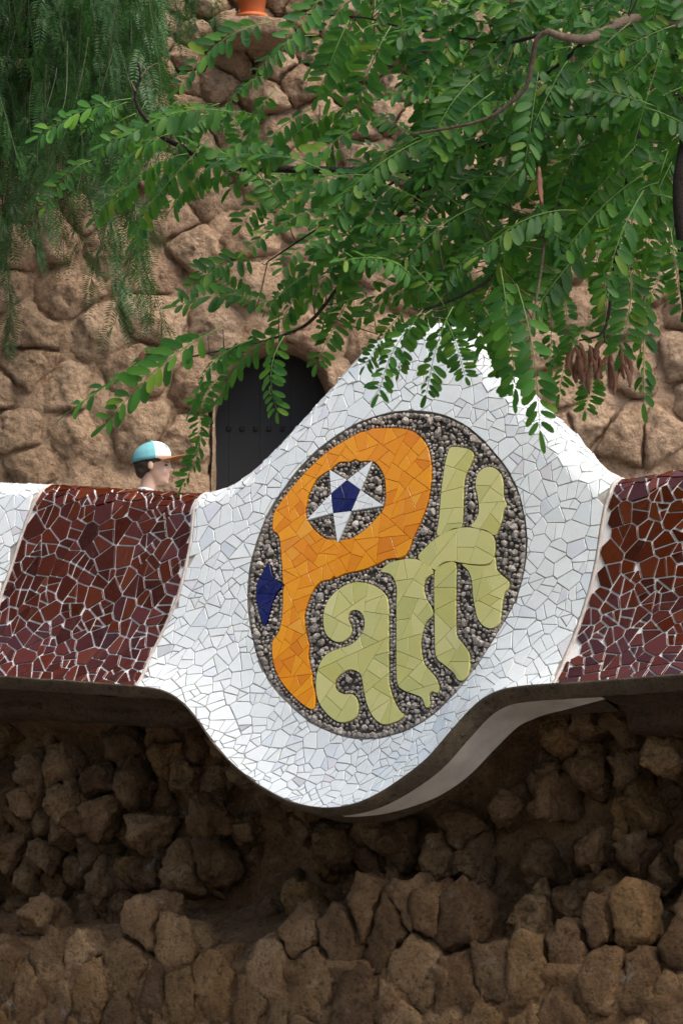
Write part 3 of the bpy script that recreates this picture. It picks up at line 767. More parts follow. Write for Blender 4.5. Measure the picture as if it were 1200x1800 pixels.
for c in cl:
    if len(c) < 3: continue
    cu, cw = centroid(c)
    if cw > wbf(cu) - .07 or cw < -2.3: continue
    low = cw < WZ + .03 + .16 * math.sin(cu * 3.1 + 1) * math.cos(cu * 1.7)
    c = inset(c, r2.uniform(-.022, -.004) if low else r2.uniform(-.034, -.006))
    c = clean(c, .015)
    if len(c) < 3: continue
    if not low and r2.rand() < .10 and cw < wbf(cu) - .25: continue
    cu, cw = centroid(c); base = nwall(cw) if not low else nwall(min(cw, WZ - .12)); pls = []; sz = math.sqrt(abs(area(c)))
    for i in range(len(c)):
        p, q = np.array(c[i]), np.array(c[(i + 1) % len(c)]); e = q - p; L = np.linalg.norm(e)
        nn_ = np.array([e[1], -e[0]]) / L; d = max(.02, nn_ @ (p - np.array([cu, cw])))
        tl = r2.uniform(-.1, .25) if low else r2.uniform(-.25, .45); v = unit([nn_[0], nn_[1], tl]); pls.append((v, d * v[:2].dot(nn_)))
    dep = r2.uniform(.135, .175) if low else r2.uniform(.55, .95) * min(max(sz, .12), .24)
    pls.append((np.array([0, 0, -1.0]), .14))
    for _ in range(15 if low else 18):
        sp_ = .24 if low else .85
        v = unit([r2.normal(0, sp_), r2.normal(-.1, sp_), 1]); pls.append((v, dep * r2.uniform(.80, 1.2)))
    V, F = rock(pls, 4, 40, .20, 1.0, 100 + st_n, .022)
    V = V + .013 * np.stack([fnoise(V * 17 + 31 + st_n, 4, 2.1, .6), fnoise(V * 17 + 57 + st_n, 4, 2.1, .6), fnoise(V * 17 + 91 + st_n, 4, 2.1, .6)], 1)
    if not low:
        V = V + .030 * np.stack([fnoise(V * 6.5 + 131 + st_n, 2), .6 * fnoise(V * 6.5 + 157 + st_n, 2), fnoise(V * 6.5 + 191 + st_n, 2)], 1)
    rdg = np.clip(1 - 3.2 * np.abs(pnoise(V * 9 + 3.3 * st_n)), 0, 1) ** 2
    V = V * (1 - (.10 if low else .14) * rdg)[:, None]
    if low: V[:, 2] = np.where(V[:, 2] > 0, .075 * np.tanh(V[:, 2] / .075), V[:, 2]) + .028
    dn = r2.uniform(-.014, .014) if low else r2.choice([-.20, -.13, -.08, -.03, .01, .05]) + r2.uniform(-.02, .02)
    if cw > wbf(cu) - .32: dn -= .03
    Wd = np.array([wl(cu + v[0], cw + v[1], base - .06 + dn + v[2]) for v in V])
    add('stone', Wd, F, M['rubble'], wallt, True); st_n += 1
print('front stones', st_n)

# ------------------------------------------------------------------ building behind: tan stone wall with arched door
YB = 18.5
bz0 = at(600, 880, YB)[2]
TERR = at(270, 850, 17.3)[2] - 1.33          # terrace level the boy stands on
bld = thing('stone_building', 'tan rubble stone building wall with a dark arched doorway', 'building', (0, YB, TERR))
def bx(x, y): p = at(x, y, YB); return (p[0], p[2])
DOORP = [(374, 1000), (375, 860), (374, 780), (376, 715), (388, 672), (410, 640), (440, 618), (480, 606), (515, 608), (545, 624), (566, 652), (577, 685), (583, 730), (586, 800), (588, 1000)]
door = catmull([bx(*p) for p in DOORP], 5)
door[0, 1] = TERR; door[-1, 1] = TERR
batter = lambda z: .02 * (z - TERR)
def bw(x, z, d=0): return np.array([x, YB + batter(z) - d, z])
xl, xr, zt = -4.6, 4.6, 8.2
lo3x, hi3x = bx(-300, 900)[0], bx(1500, 900)[0]; ZMID = bx(600, 235)[1]
zb = TERR - .3; CD = -.06; V = [bw(xl, zb, CD), bw(door[0, 0], zb, CD), bw(door[0, 0], zt, CD), bw(xl, zt, CD), bw(door[-1, 0], zb, CD), bw(xr, zb, CD), bw(xr, zt, CD), bw(door[-1, 0], zt, CD)]; F = [(0, 1, 2, 3), (4, 5, 6, 7)]
for a_, b_ in zip(door[:-1], door[1:]):
    if b_[0] - a_[0] < 1e-5: continue
    o_ = len(V); V += [bw(a_[0], a_[1], CD), bw(b_[0], b_[1], CD), bw(b_[0], zt, CD), bw(a_[0], zt, CD)]; F.append((o_, o_ + 1, o_ + 2, o_ + 3))
add('mortar_face', V, F, M['tan_core'], bld)
gx = np.arange(lo3x - .3, hi3x + .3, .035); gz = np.arange(TERR, bx(600, -120)[1], .035); GX, GZZ = np.meshgrid(gx, gz, indexing='ij')
nz = fnoise(np.stack([GX.ravel() * 5, GZZ.ravel() * 5, np.zeros(GX.size)], 1), 5, 2.1, .6).reshape(GX.shape)
V = [bw(x, z, (.002 if z < ZMID else -.03) + .036 * n_) for x, z, n_ in zip(GX.ravel(), GZZ.ravel(), nz.ravel())]
ind = inside(np.stack([GX.ravel(), GZZ.ravel()], 1), door); F = [f for f in grid_faces(len(gx), len(gz), 0, False) if not any(ind[i] for i in f)]
add('joint_mortar', V, F, M['tan_core'], bld, True)
# returns at the ends and roof slab so the wall has body
add('wall_body', [bw(xl, TERR - .3, -.6), bw(xl, zt, -.6), bw(xr, zt, -.6), bw(xr, TERR - .3, -.6), bw(xl, TERR - .3), bw(xl, zt), bw(xr, zt), bw(xr, TERR - .3)], [(0, 1, 2, 3), (4, 5, 1, 0), (5, 6, 2, 1), (6, 7, 3, 2)], M['tan_core'], bld)
V = []; 
for i, p in enumerate(door):
    for k, d in enumerate(np.linspace(.02, -.42, 12)):
        j = .018 * noise.noise(Vector((p[0] * 5, p[1] * 5, d * 6))) ; n_ = unit(p - np.array([(door[0, 0] + door[-1, 0]) / 2, p[1] if p[1] < bx(400, 700)[1] else bx(400, 700)[1]]))
        rd = .012 * (k == 0)
        V.append(bw(p[0] + n_[0] * (j + rd), p[1] + n_[1] * (j + rd), d))
add('door_reveal', V, grid_faces(len(door), 12, 0, True), M['tan'], bld, True)
dx0, dx1 = door[:, 0].min() - .1, door[:, 0].max() + .1; dz1 = door[:, 1].max() + .1
dr = bpy.data.objects.new('door', None); COL.objects.link(dr); dr.parent = bld; dr.location = Vector(((dx0 + dx1) / 2, YB + .4, TERR)) - wloc(bld)
dr['label'] = 'black arched door with a row of small square holes'
nb = 5
for i in range(nb):
    a = dx0 + (dx1 - dx0) * i / nb + .0006; b = dx0 + (dx1 - dx0) * (i + 1) / nb - .0006; y = YB + .36
    add('board', [(a, y, TERR), (b, y, TERR), (b, y, dz1), (a, y, dz1), (a, y + .05, TERR), (b, y + .05, TERR), (b, y + .05, dz1), (a, y + .05, dz1)], [(0, 1, 2, 3), (1, 5, 6, 2), (4, 0, 3, 7), (3, 2, 6, 7)], M['door'], dr)
add('door_backing', [(dx0, YB + .42, TERR), (dx1, YB + .42, TERR), (dx1, YB + .42, dz1), (dx0, YB + .42, dz1)], [(0, 1, 2, 3)], M['door_hole'], dr)
for i in range(7):
    p = at(402 + i * 23.5, 754, YB + .355); s_ = .013
    add('hole', [(p[0] - s_, p[1], p[2] - s_), (p[0] + s_, p[1], p[2] - s_), (p[0] + s_, p[1], p[2] + s_), (p[0] - s_, p[1], p[2] + s_), (p[0] - s_ * .7, p[1] - .006, p[2] - s_ * .7), (p[0] + s_ * .7, p[1] - .006, p[2] - s_ * .7), (p[0] + s_ * .7, p[1] - .006, p[2] + s_ * .7), (p[0] - s_ * .7, p[1] - .006, p[2] + s_ * .7)],
        [(4, 5, 6, 7), (0, 1, 5, 4), (1, 2, 6, 5), (2, 3, 7, 6), (3, 0, 4, 7)], M['door_hole'], dr)
r3 = np.random.RandomState(9)
lo3 = (bx(-260, 900)[0], bx(600, 900)[1]); hi3 = (bx(1460, 900)[0], bx(600, -90)[1])
ZMID = bx(600, 235)[1]
def rad3(C):
    top = C[:, 1] > ZMID
    return np.where(top, .19, .35) * r3.choice([.6, .8, 1.0, 1.2, 1.4], len(C))
sds = darts(5000, lo3, hi3, rad3, None, r3)
sdz = sds.copy(); sdz[:, 0] *= .80           # stones a little wider than high
cl = voronoi(sdz, .8); bs_n = 0
dn_ = np.roll(door, -1, 0) - np.roll(door, 1, 0); dn_ = np.stack([-dn_[:, 1], dn_[:, 0]], 1); dn_ /= np.linalg.norm(dn_, axis=1, keepdims=True) + 1e-9
dc = np.array([door[:, 0].mean(), bx(400, 750)[1]]); sg = np.sign(((door - dc) * dn_).sum(1)); dn_ *= sg[:, None]
for c in cl:
    c = [(x / .80, z) for x, z in c]
    if len(c) < 3: continue
    cx, cz = centroid(c)
    if cx < lo3[0] - .2 or cx > hi3[0] + .2: continue
    dd = np.sqrt(((door[2:-2] - np.array([cx, cz])) ** 2).sum(1)); i = dd.argmin() + 2
    if inside([(cx, cz)], door)[0] and dd.min() > .16: continue
    if dd.min() < .5:
        for kk in (0,):
            ii = min(max(i + kk, 2), len(door) - 3)
            c = clip(c, -dn_[ii][0], -dn_[ii][1], -(dn_[ii] @ door[ii]) - .008)
            if len(c) < 3: break
        if len(c) < 3: continue
    top = cz > ZMID
    c = inset(c, r3.uniform(-.014, .004) if top else r3.uniform(-.010, .004))
    c = clean(c, .02)
    if len(c) < 3 or area(c) < .006: continue
    cx, cz = centroid(c); pls = []
    for i in range(len(c)):
        p, q = np.array(c[i]), np.array(c[(i + 1) % len(c)]); e = q - p; L = np.linalg.norm(e)
        nn_ = np.array([e[1], -e[0]]) / L; d = max(.03, nn_ @ (p - np.array([cx, cz])))
        v = unit([nn_[0], nn_[1], r3.uniform(.0, .28)]); pls.append((v, d * v[:2].dot(nn_)))
    dep = r3.uniform(.085, .14) if top else r3.uniform(.10, .14)
    pls.append((np.array([0, 0, -1.0]), .12))
    for _ in range(9):
        v = unit([r3.normal(0, .45 if top else .32), r3.normal(0, .38 if top else .2), 1]); pls.append((v, dep * r3.uniform(.88, 1.12)))
    V, F = rock(pls, 4, 30, .11 if top else .07, 1.2, 400 + bs_n, .016)
    V = V + .012 * np.stack([fnoise(V * 17 + 31 + bs_n, 4, 2.1, .6), fnoise(V * 17 + 57 + bs_n, 4, 2.1, .6), fnoise(V * 17 + 91 + bs_n, 4, 2.1, .6)], 1)
    sink = (.022 if top else .038) + r3.uniform(-.02, .02)
    Wd = np.array([bw(cx + v[0], cz + v[1], v[2] - sink) for v in V])
    F = [f[::-1] for f in F]
    add('stone', Wd, F, M['tan'], bld, True); bs_n += 1
print('back stones', bs_n)

# flower pot on a ledge stone at the top
pp = at(443, 34, YB - .30); pot = thing('flower_pot', 'orange terracotta flower pot on a ledge of the stone wall', 'flower pot', pp)
def lathe(prof, n, c):
    V = []; F = []
    for r_, z in prof:
        for k in range(n): V.append((c[0] + r_ * math.cos(2 * math.pi * k / n), c[1] + r_ * math.sin(2 * math.pi * k / n), c[2] + z))
    for i in range(len(prof) - 1):
        for k in range(n): F.append((i * n + k, i * n + (k + 1) % n, (i + 1) * n + (k + 1) % n, (i + 1) * n + k))
    return V, F
V, F = lathe([(0, .012), (.062, .012), (.066, .02), (.088, .17), (.104, .17), (.106, .205), (.097, .206), (.090, .18), (0, .18)], 28, pp); add('bowl', V, F, M['terracotta'], pot, True)
V, F = lathe([(0, 0), (.075, 0), (.084, .004), (.090, .024), (.085, .024), (.078, .010), (0, .009)], 28, pp); add('saucer', V, F, M['terracotta'], pot, True)
V, F = lathe([(0, .184), (.09, .183)], 28, pp); add('soil', V, F, M['soil'], pot, True)
pls = [(unit([0, 0, 1]), .05), (unit([0, 0, -1]), .06), (unit([1, 0, .1]), .2), (unit([-1, 0, .1]), .2), (unit([0, -1, -.2]), .16), (unit([0, 1, 0]), .26)]
V, F = rock(pls, 4, 14, .05, 1.6, 777, .01); add('stone', V + np.array([pp[0], pp[1] + .08, pp[2] - .047]), F, M['tan'], bld, True)

# ------------------------------------------------------------------ ground
def slab(name, V, F, mat): 
    o = add(name, V, F, mat); o['kind'] = 'structure'; return o
slab('ground', [(-400, -400, -.004), (400, -400, -.004), (400, 400, -.004), (-400, 400, -.004)], [(0, 1, 2, 3)], M['earth'])
slab('road', [(-60, -8, 0), (60, -8, 0), (60, 5, 0), (-60, 5, 0)], [(0, 1, 2, 3)], M['asphalt'])
a, b = wl(-3.4, GZ, -.1), wl(3.2, GZ, -.1)
slab('pavement', [(-60, 5, 0), (60, 5, 0), (60, 5, .12), (-60, 5, .12), (60, 20, .12), (-60, 20, .12)], [(0, 1, 2, 3), (3, 2, 4, 5)], M['paving'])
tA, tB = wl(-3.6, 0, -.62), wl(3.3, 0, -.62)
slab('terrace', [(tA[0], tA[1], .1), (tB[0], tB[1], .1), (7, 24, .1), (-7, 24, .1), (tA[0], tA[1], TERR), (tB[0], tB[1], TERR), (7, 24, TERR), (-7, 24, TERR)], [(4, 5, 6, 7), (0, 1, 5, 4), (1, 2, 6, 5), (3, 0, 4, 7)], M['paving'])
# ------------------------------------------------------------------ unseen trees added across the street to darken the brown tile reflections
tlr = np.random.RandomState(77); V = []; F = []
for cx_, cy_, ht in [(*wl(u_, 0, n_)[:2], h_) for u_, n_, h_ in ((-25, 8, 14), (-19, 9.5, 15), (-13, 10, 15), (-7, 11.5, 14), (-1, 13, 13), (5, 17, 13))]:
    tv, tf = tube([(cx_, cy_, -.05), (cx_ + .1, cy_, 2.5), (cx_ - .1, cy_ + .1, ht * .7)], [.2, .16, .06], 8); o_ = len(V); V += list(tv); F += [tuple(i + o_ for i in f) for f in tf]
    for _ in range(3600):
        d = unit(tlr.normal(0, 1, 3)) * tlr.uniform(.35, 1) ** .5; p = np.array([cx_, cy_, ht * .62]) + d * np.array([3.9, 2.6, ht * .40])
        a = unit(tlr.normal(0, 1, 3)); b = unit(np.cross(a, tlr.normal(0, 1, 3))); s_ = tlr.uniform(.12, .24); o_ = len(V)
        V += [p - a * s_, p + b * s_ * .5, p + a * s_, p - b * s_ * .5]; F.append((o_, o_ + 1, o_ + 2, o_ + 3))
o = add('added_reflection_trees', V, F, M['pepper'], None, kind='stuff'); o['label'] = 'unseen row of leafy trees added to darken the tile reflections'; o['category'] = 'trees'

# ------------------------------------------------------------------ boy behind the coping
HY = 17.3; HC = at(268, 819, HY); HS = 1.0
boy = thing('person', 'child in a teal and white cap with brown peak looking right behind the wall', 'person', (HC[0], HC[1], TERR))
def blob(ells, voxel, smooth_it=6):
    bm = bmesh.new()
    for c, r_ in ells:
        m4 = Matrix.Translation(Vector(c)) @ Matrix.Diagonal((*r_, 1)) if len(r_) == 3 else None
        bmesh.ops.create_icosphere(bm, subdivisions=3, radius=1, matrix=m4)
    me = bpy.data.meshes.new('tmp'); bm.to_mesh(me); bm.free()
    o = bpy.data.objects.new('tmp', me); COL.objects.link(o)
    md = o.modifiers.new('r', 'REMESH'); md.mode = 'VOXEL'; md.voxel_size = voxel; md.use_smooth_shade = True
    sm = o.modifiers.new('s', 'SMOOTH'); sm.iterations = smooth_it; sm.factor = .5
    dg = bpy.context.evaluated_depsgraph_get(); me2 = bpy.data.meshes.new_from_object(o.evaluated_get(dg)); bpy.data.objects.remove(o); return me2
def limb(p0, p1, r0, r1, n=9):
    return [(tuple(np.array(p0) + (np.array(p1) - np.array(p0)) * t), (r0 + (r1 - r0) * t,) * 3) for t in np.linspace(0, 1, n)]
zf = TERR - HC[2]      # feet, relative to the head centre
E = [((-.008, 0, .034), (.088, .070, .072)), ((.030, 0, -.028), (.060, .055, .072)), ((.038, 0, -.070), (.044, .042, .034)), ((.072, 0, -.088), (.017, .020, .015)),
     ((.090, 0, -.004), (.010, .009, .024)), ((.100, 0, -.024), (.0135, .012, .010)), ((.076, 0, .026), (.018, .044, .013)), ((.084, 0, -.052), (.012, .020, .008)), ((.083, 0, -.066), (.011, .018, .008)),
     ((.055, .034, -.030), (.028, .020, .026)), ((.055, -.034, -.030), (.028, .020, .026)), ((-.006, .074, -.006), (.018, .008, .028)), ((-.006, -.074, -.006), (.018, .008, .028))]
E += limb((-.014, 0, -.06), (-.032, 0, -.17), .042, .046)
E += limb((-.03, -.13, -.215), (-.03, .13, -.215), .05, .05, 11) + [((-.03, 0, -.32), (.085, .135, .14)), ((-.03, 0, -.46), (.08, .12, .14)), ((-.03, 0, -.58), (.085, .13, .11))]
for sy in (-1, 1):
    E += limb((-.03, .155 * sy, -.23), (-.05, .175 * sy, -.46), .042, .035) + limb((-.05, .175 * sy, -.46), (.03, .18 * sy, -.66), .034, .025) + [((.045, .18 * sy, -.70), (.03, .017, .04))]
    for fk in range(4): E += limb((.045 + .012 * (fk - 1.5), .18 * sy, -.73), (.062 + .012 * (fk - 1.5), .178 * sy, -.785), .0085, .007, 5)
    E += limb((.065, .172 * sy, -.69), (.085, .168 * sy, -.735), .009, .007, 5)
    E += limb((-.03, .07 * sy, -.62), (-.01, .075 * sy, zf + .40), .072, .050) + limb((-.01, .075 * sy, zf + .40), (-.04, .075 * sy, zf + .09), .048, .034) + [((.0, .075 * sy, zf + .045), (.105, .038, .040))]
bme = blob(E, .0065, 5); link('body', bme, boy, HC, M['skin'])
link('shirt', blob(limb((-.03, -.13, -.222), (-.03, .13, -.222), .056, .056, 11) + [((-.036, 0, -.140), (.056, .058, .032)), ((-.03, 0, -.32), (.097, .147, .14)), ((-.03, 0, -.46), (.092, .132, .14)), ((-.03, 0, -.58), (.097, .142, .10))] + sum([limb((-.03, .155 * sy, -.235), (-.05, .175 * sy, -.42), .052, .050) for sy in (-1, 1)], []), .009, 4), boy, HC, M['shirt'])
link('trousers', blob([((-.03, 0, -.60), (.100, .145, .10))] + sum([limb((-.03, .07 * sy, -.64), (-.01, .075 * sy, zf + .40), .085, .062) + limb((-.01, .075 * sy, zf + .40), (-.04, .075 * sy, zf + .10), .060, .050) for sy in (-1, 1)], []), .011, 4), boy, HC, M['trouser'])
link('hair', blob([((-.036, 0, .012), (.066, .077, .058)), ((-.058, 0, -.026), (.034, .060, .042)), ((-.002, .070, .028), (.030, .010, .026)), ((-.002, -.070, .028), (.030, .010, .026)), ((.028, -.064, .030), (.024, .010, .016)), ((.028, .064, .030), (.024, .010, .016)), ((.072, 0, .036), (.020, .046, .010))], .005, 2), boy, HC, M['hair'])
link('lips', blob([((.0935, 0, -.0545), (.0058, .015, .0042)), ((.0915, 0, -.0640), (.0060, .013, .0048))], .0022, 2), boy, HC, M['lips'])
for sy in (-1, 1):
    link('eye', blob([((.0745, .031 * sy, .0005), (.011, .010, .0058))], .002, 1), boy, HC, M['dark'])
    link('eyebrow', blob(limb((.088, .020 * sy, .0175), (.072, .044 * sy, .0165), .0035, .0025, 6), .002, 1), boy, HC, M['hair'])
# cap
cap = bpy.data.objects.new('cap', None); COL.objects.link(cap); cap.parent = boy; cap.location = Vector(HC) + Vector((0, 0, .05)) - wloc(boy); cap['label'] = 'teal and white cap with a brown peak'
def capp(a, e, s=1.0):
    x, y, z = .106 * math.cos(e) * math.cos(a), .089 * math.cos(e) * math.sin(a), .104 * max(0, math.sin(e)) ** .85
    if x < 0: z *= 1.0
    tl = -.20; z2 = z + x * .0; x0 = x * s - .006; z0 = z2 * s - (.035 if False else 0)
    return np.array([x0, y * s, z0 + .028 + (x0) * .14 - .0 * tl])
def cap_panel(name, a0, a1, mat, n=14, e1=math.pi / 2):
    V = []; 
    for s in (1.0, .975):
        for i in range(n + 1):
            for j in range(13): V.append(HC + capp(a0 + (a1 - a0) * i / n, e1 * j / 12, s))
    k = (n + 1) * 13; F = grid_faces(n + 1, 13, 0, True) + grid_faces(n + 1, 13, k, False)
    for i in range(n): F.append((i * 13, (i + 1) * 13, k + (i + 1) * 13, k + i * 13))
    add(name, V, F, mat, cap, True)
cap_panel('front_panel', -1.32, 0, M['cream']); cap_panel('front_panel', 0, 1.32, M['cream'])
cap_panel('back_panel', 1.32, 2.2, M['teal']); cap_panel('back_panel', 2.2, math.pi, M['teal']); cap_panel('back_panel', math.pi, 4.08, M['teal']); cap_panel('back_panel', 4.08, 2 * math.pi - 1.32, M['teal'])
V = []; nb_ = 17; nr_ = 8
for s in (0, -.004):
    for i in range(nb_):
        a = -1.25 + 2.5 * i / (nb_ - 1)
        for j in range(nr_):
            t = j / (nr_ - 1); b = capp(a, 0.03); ext_ = .072 * math.cos(a * .9) ** .7 * t
            p = b + np.array([ext_ * (math.cos(a) * .3 + .7), ext_ * math.sin(a) * .35, .012 * t * math.cos(a) - .030 * abs(math.sin(a)) ** 2 * (t * .6 + .1) + s])
            V.append(HC + p)
k_ = nb_ * nr_; F = grid_faces(nb_, nr_, 0, False) + grid_faces(nb_, nr_, k_, True)
for i in range(nb_ - 1): F.append((i * nr_ + nr_ - 1, (i + 1) * nr_ + nr_ - 1, k_ + (i + 1) * nr_ + nr_ - 1, k_ + i * nr_ + nr_ - 1))
add('peak', V, F, M['brim'], cap, True)
V, F = lathe([(0, .007), (.006, .006), (.009, .002), (.009, -.004)], 12, HC + capp(0, math.pi / 2)); add('button', V, F, M['teal'], cap, True)
# small blue emblem on the near front panel
em = [(-.62, .62), (-.50, .78), (-.44, .60), (-.30, .74), (-.34, .50), (-.46, .44)]
V = [HC + capp(a * 1.0, e, 1.012) for a, e in em] + [HC + capp(a, e, .99) for a, e in em]; n_ = len(em)
F = [tuple(range(n_)), tuple(range(n_, 2 * n_))] + [(i, (i + 1) % n_, n_ + (i + 1) % n_, n_ + i) for i in range(n_)]
add('emblem', V, F, M['emblem'], cap)

# ------------------------------------------------------------------ locust tree hanging in from the right
YT = 12.0
lr = random.Random(4)
locust = thing('locust_tree', 'leafy tree with feathery green leaves hanging in from the upper right', 'tree', (at(1450, 900, YT)[0], YT, .12))
def leafy(pairs, L, ll, lw, arch, dih, rs_, fold=.25):
    V = []; F = []; MI = []; r_ = random.Random(rs_)
    def rp(t): return np.array([t * L, .03 * L * math.sin(t * 3 + rs_), arch * L * 4 * t * (1 - t)])
    def leaflet(b, ax, up, l, w):
        ax = unit(ax); sd = unit(np.cross(up, ax)); up2 = np.cross(ax, sd); o = len(V); dr_ = r_.uniform(-.05, .42); sw_ = r_.uniform(-.12, .12)
        prof = [(0, 0), (.13, .62), (.40, .95), (.72, 1.0), (.93, .66)]
        mids = []; 
        for t, q in prof:
            c = b + ax * (t * l + .004) - up2 * (dr_ * l * t * t) + sd * (sw_ * l * t * t); mids.append(c)
        tip = b + ax * (l + .004) - up2 * (dr_ * 1.1 * l) + sd * (sw_ * l)
        V.append(mids[0])
        for (t, q), c in list(zip(prof, mids))[1:]:
            V.append(c + sd * q * w / 2 + up2 * fold * q * w / 2); V.append(c); V.append(c - sd * q * w / 2 + up2 * fold * q * w / 2)
        V.append(tip)
        F.extend([(o, o + 2, o + 1), (o, o + 3, o + 2)]); MI.extend([0, 0])
        for k in range(3):
            a = o + 1 + 3 * k; F.extend([(a, a + 1, a + 4, a + 3), (a + 1, a + 2, a + 5, a + 4)]); MI.extend([0, 0])
        a = o + 10; F.extend([(a, a + 1, o + 13), (a + 1, a + 2, o + 13)]); MI.extend([0, 0])
    for i in range(pairs):
        t = .14 + .82 * i / max(1, pairs - 1); p = rp(t); sc = (.72 + .5 * math.sin(math.pi * (.15 + .75 * t))) * r_.uniform(.85, 1.1)
        for s_ in (-1, 1):
            if r_.random() < .04: continue
            dd = dih + r_.uniform(-.4, .4); fw = r_.uniform(.25, .65)
            ax = np.array([fw, s_ * math.cos(dd), math.sin(dd)]); up = np.array([r_.uniform(-.2, .2), -s_ * math.sin(dd), math.cos(dd) + .2])
            leaflet(p + np.array([r_.uniform(-.3, .3) * L / pairs * .5, 0, 0]), ax, up, ll * sc * r_.uniform(.9, 1.1), lw * sc * r_.uniform(.9, 1.1))
    leaflet(rp(1.0), (1, 0, -.1), (0, 0, 1), ll * .9, lw * .95)
    tv, tf = tube([rp(t) for t in np.linspace(0, 1, 8)], [.0022 * (1 - .6 * t) for t in np.linspace(0, 1, 8)], 4)
    o = len(V); V.extend(tv); F.extend([tuple(i + o for i in f) for f in tf]); MI.extend([1] * len(tf))
    return np.array(V), F, MI
LEAFV = []
for k in range(16):
    L_ = .30; LEAFV.append(leafy(lr.choice([12, 13, 14, 15]), L_, lr.uniform(.050, .061), lr.uniform(.0165, .0205), lr.uniform(.03, .22), lr.uniform(-.7, .35), 30 + k))
LEAFM = []
for V, F, MI in LEAFV:
    me = mesh('leaf', V, F, True); me.materials.append(M['leaf']); me.materials.append(M['rachis']); me.polygons.foreach_set('material_index', MI); LEAFM.append(me)
def leaf_mat(B, T, N):
    X = T - B; L = np.linalg.norm(X); X = X / L; Y = np.cross(N, X); Y = unit(Y); Z = np.cross(X, Y); s = L / .30
    wd = min(max(s, .8), 1.12)
    return Matrix(((X[0] * s, Y[0] * wd, Z[0] * wd, B[0]), (X[1] * s, Y[1] * wd, Z[1] * wd, B[1]), (X[2] * s, Y[2] * wd, Z[2] * wd, B[2]), (0, 0, 0, 1)))
leaves = []      # (matrix, variant, visible length)
def put_leaf(b, t, Yb, dY=None, N=None, v=None):
    dY = lr.uniform(-.10, .10) if dY is None else dY
    B = at(b[0], b[1], Yb); T = at(t[0], t[1], Yb + dY)
    if N is None: N = np.array([lr.uniform(-.35, .35), -lr.uniform(.35, 1.0), lr.uniform(.45, 1.0)])
    leaves.append((leaf_mat(B, T, N), lr.randrange(16) if v is None else v, math.hypot(t[0] - b[0], t[1] - b[1])))
# skeleton: (points px, depth start, depth end, radius px start, end, material)
BR = [
 ([(1290, 70), (1230, 45), (1180, 36), (1125, 34), (1095, 38), (1060, 56), (1030, 68), (990, 64), (962, 54)], 12.2, 11.1, 15, 6, 'bark'),
 ([(962, 55), (945, 66), (938, 90), (932, 125), (922, 155), (895, 182), (865, 203), (830, 216), (780, 226), (720, 236)], 11.1, 11.2, 5, 2.4, 'bark'),
 ([(1028, 70), (1000, 98), (975, 118), (930, 150), (880, 190)], 11.4, 12.0, 4, 2, 'bark_dark'),
 ([(962, 56), (930, 66), (890, 74), (850, 70), (780, 60), (700, 45), (640, 30), (560, 25), (480, 22)], 11.3, 12.3, 4, 1.2, 'bark_dark'),
 ([(1280, 160), (1150, 180), (1000, 205), (900, 240), (820, 262), (745, 290), (650, 300), (560, 298), (500, 297), (410, 293), (350, 275), (320, 258), (285, 240), (262, 215), (243, 188), (238, 160), (247, 135), (243, 110)], 12.3, 12.2, 11, 2, 'bark_dark'),
 ([(238, 160), (230, 143)], 12.2, 12.2, 2.5, 1.5, 'bark'), ([(247, 136), (262, 118), (278, 110)], 12.2, 12.2, 2, 1, 'bark'), ([(246, 150), (262, 146), (272, 138)], 12.2, 12.2, 1.6, 1, 'bark'),
 ([(1150, 120), (1080, 190), (1035, 260), (1010, 310), (985, 355), (960, 385), (920, 420), (885, 455), (860, 490), (800, 525), (740, 545)], 12.3, 11.6, 6, 2, 'bark_dark'),
 ([(1130, 200), (1100, 330), (1085, 430), (1076, 500), (1068, 560), (1058, 585), (1040, 594), (1018, 598)], 12.1, 11.8, 5, 1.6, 'bark_dark'),
 ([(1062, 582), (1062, 600), (1070, 605)], 11.8, 11.8, 1.8, 1.4, 'bark_dark'),
 ([(820, 262), (740, 340), (650, 430), (590, 510), (545, 565), (500, 588), (440, 605), (330, 628)], 12.2, 11.9, 5, 1.5, 'bark_dark'),
 ([(960, 385), (950, 480), (935, 560), (920, 620)], 11.7, 11.5, 3, 1.2, 'bark'),
 ([(1180, 420), (1150, 470), (1130, 540), (1125, 620)], 12.0, 11.9, 3, 1.2, 'bark'),
 ([(745, 290), (640, 350), (560, 400), (470, 460)], 12.2, 12.2, 3, 1.2, 'bark_dark'),
]
allpts = []
tp = [(1290, 1900), (1420, 1400), (1350, 1000), (1262, 700), (1222, 545), (1206, 430), (1198, 330), (1212, 240), (1230, 150), (1290, 60), (1340, -150), (1380, -420)]
tpts = [np.array([locust.location.x, YT, 0.0])] + [at(x, y, 11.5) for x, y in tp[1:]]
tpts = catmull(tpts, 6); V, F = tube(tpts, list(np.interp(np.linspace(0, 1, len(tpts)), [0, .25, .45, .7, 1], [.13, .06, .034, .034, .03])), 14)
add('trunk', V, F, M['bark_dark'], locust, True)
for pts, y0, y1, r0, r1, mk in BR:
    C = catmull([at(x, y, y0 + (y1 - y0) * i / (len(pts) - 1)) for i, (x, y) in enumerate(pts)], 5)
    sc_ = .00208; rr = np.linspace(r0 * sc_, r1 * sc_, len(C)) * (1 + .12 * np.array([noise.noise(Vector(c) * 22) for c in C]))
    V, F = tube(C, rr, 8); add('branch', V, F, M[mk], locust, True); allpts += list(C)
allpts = np.array(allpts)
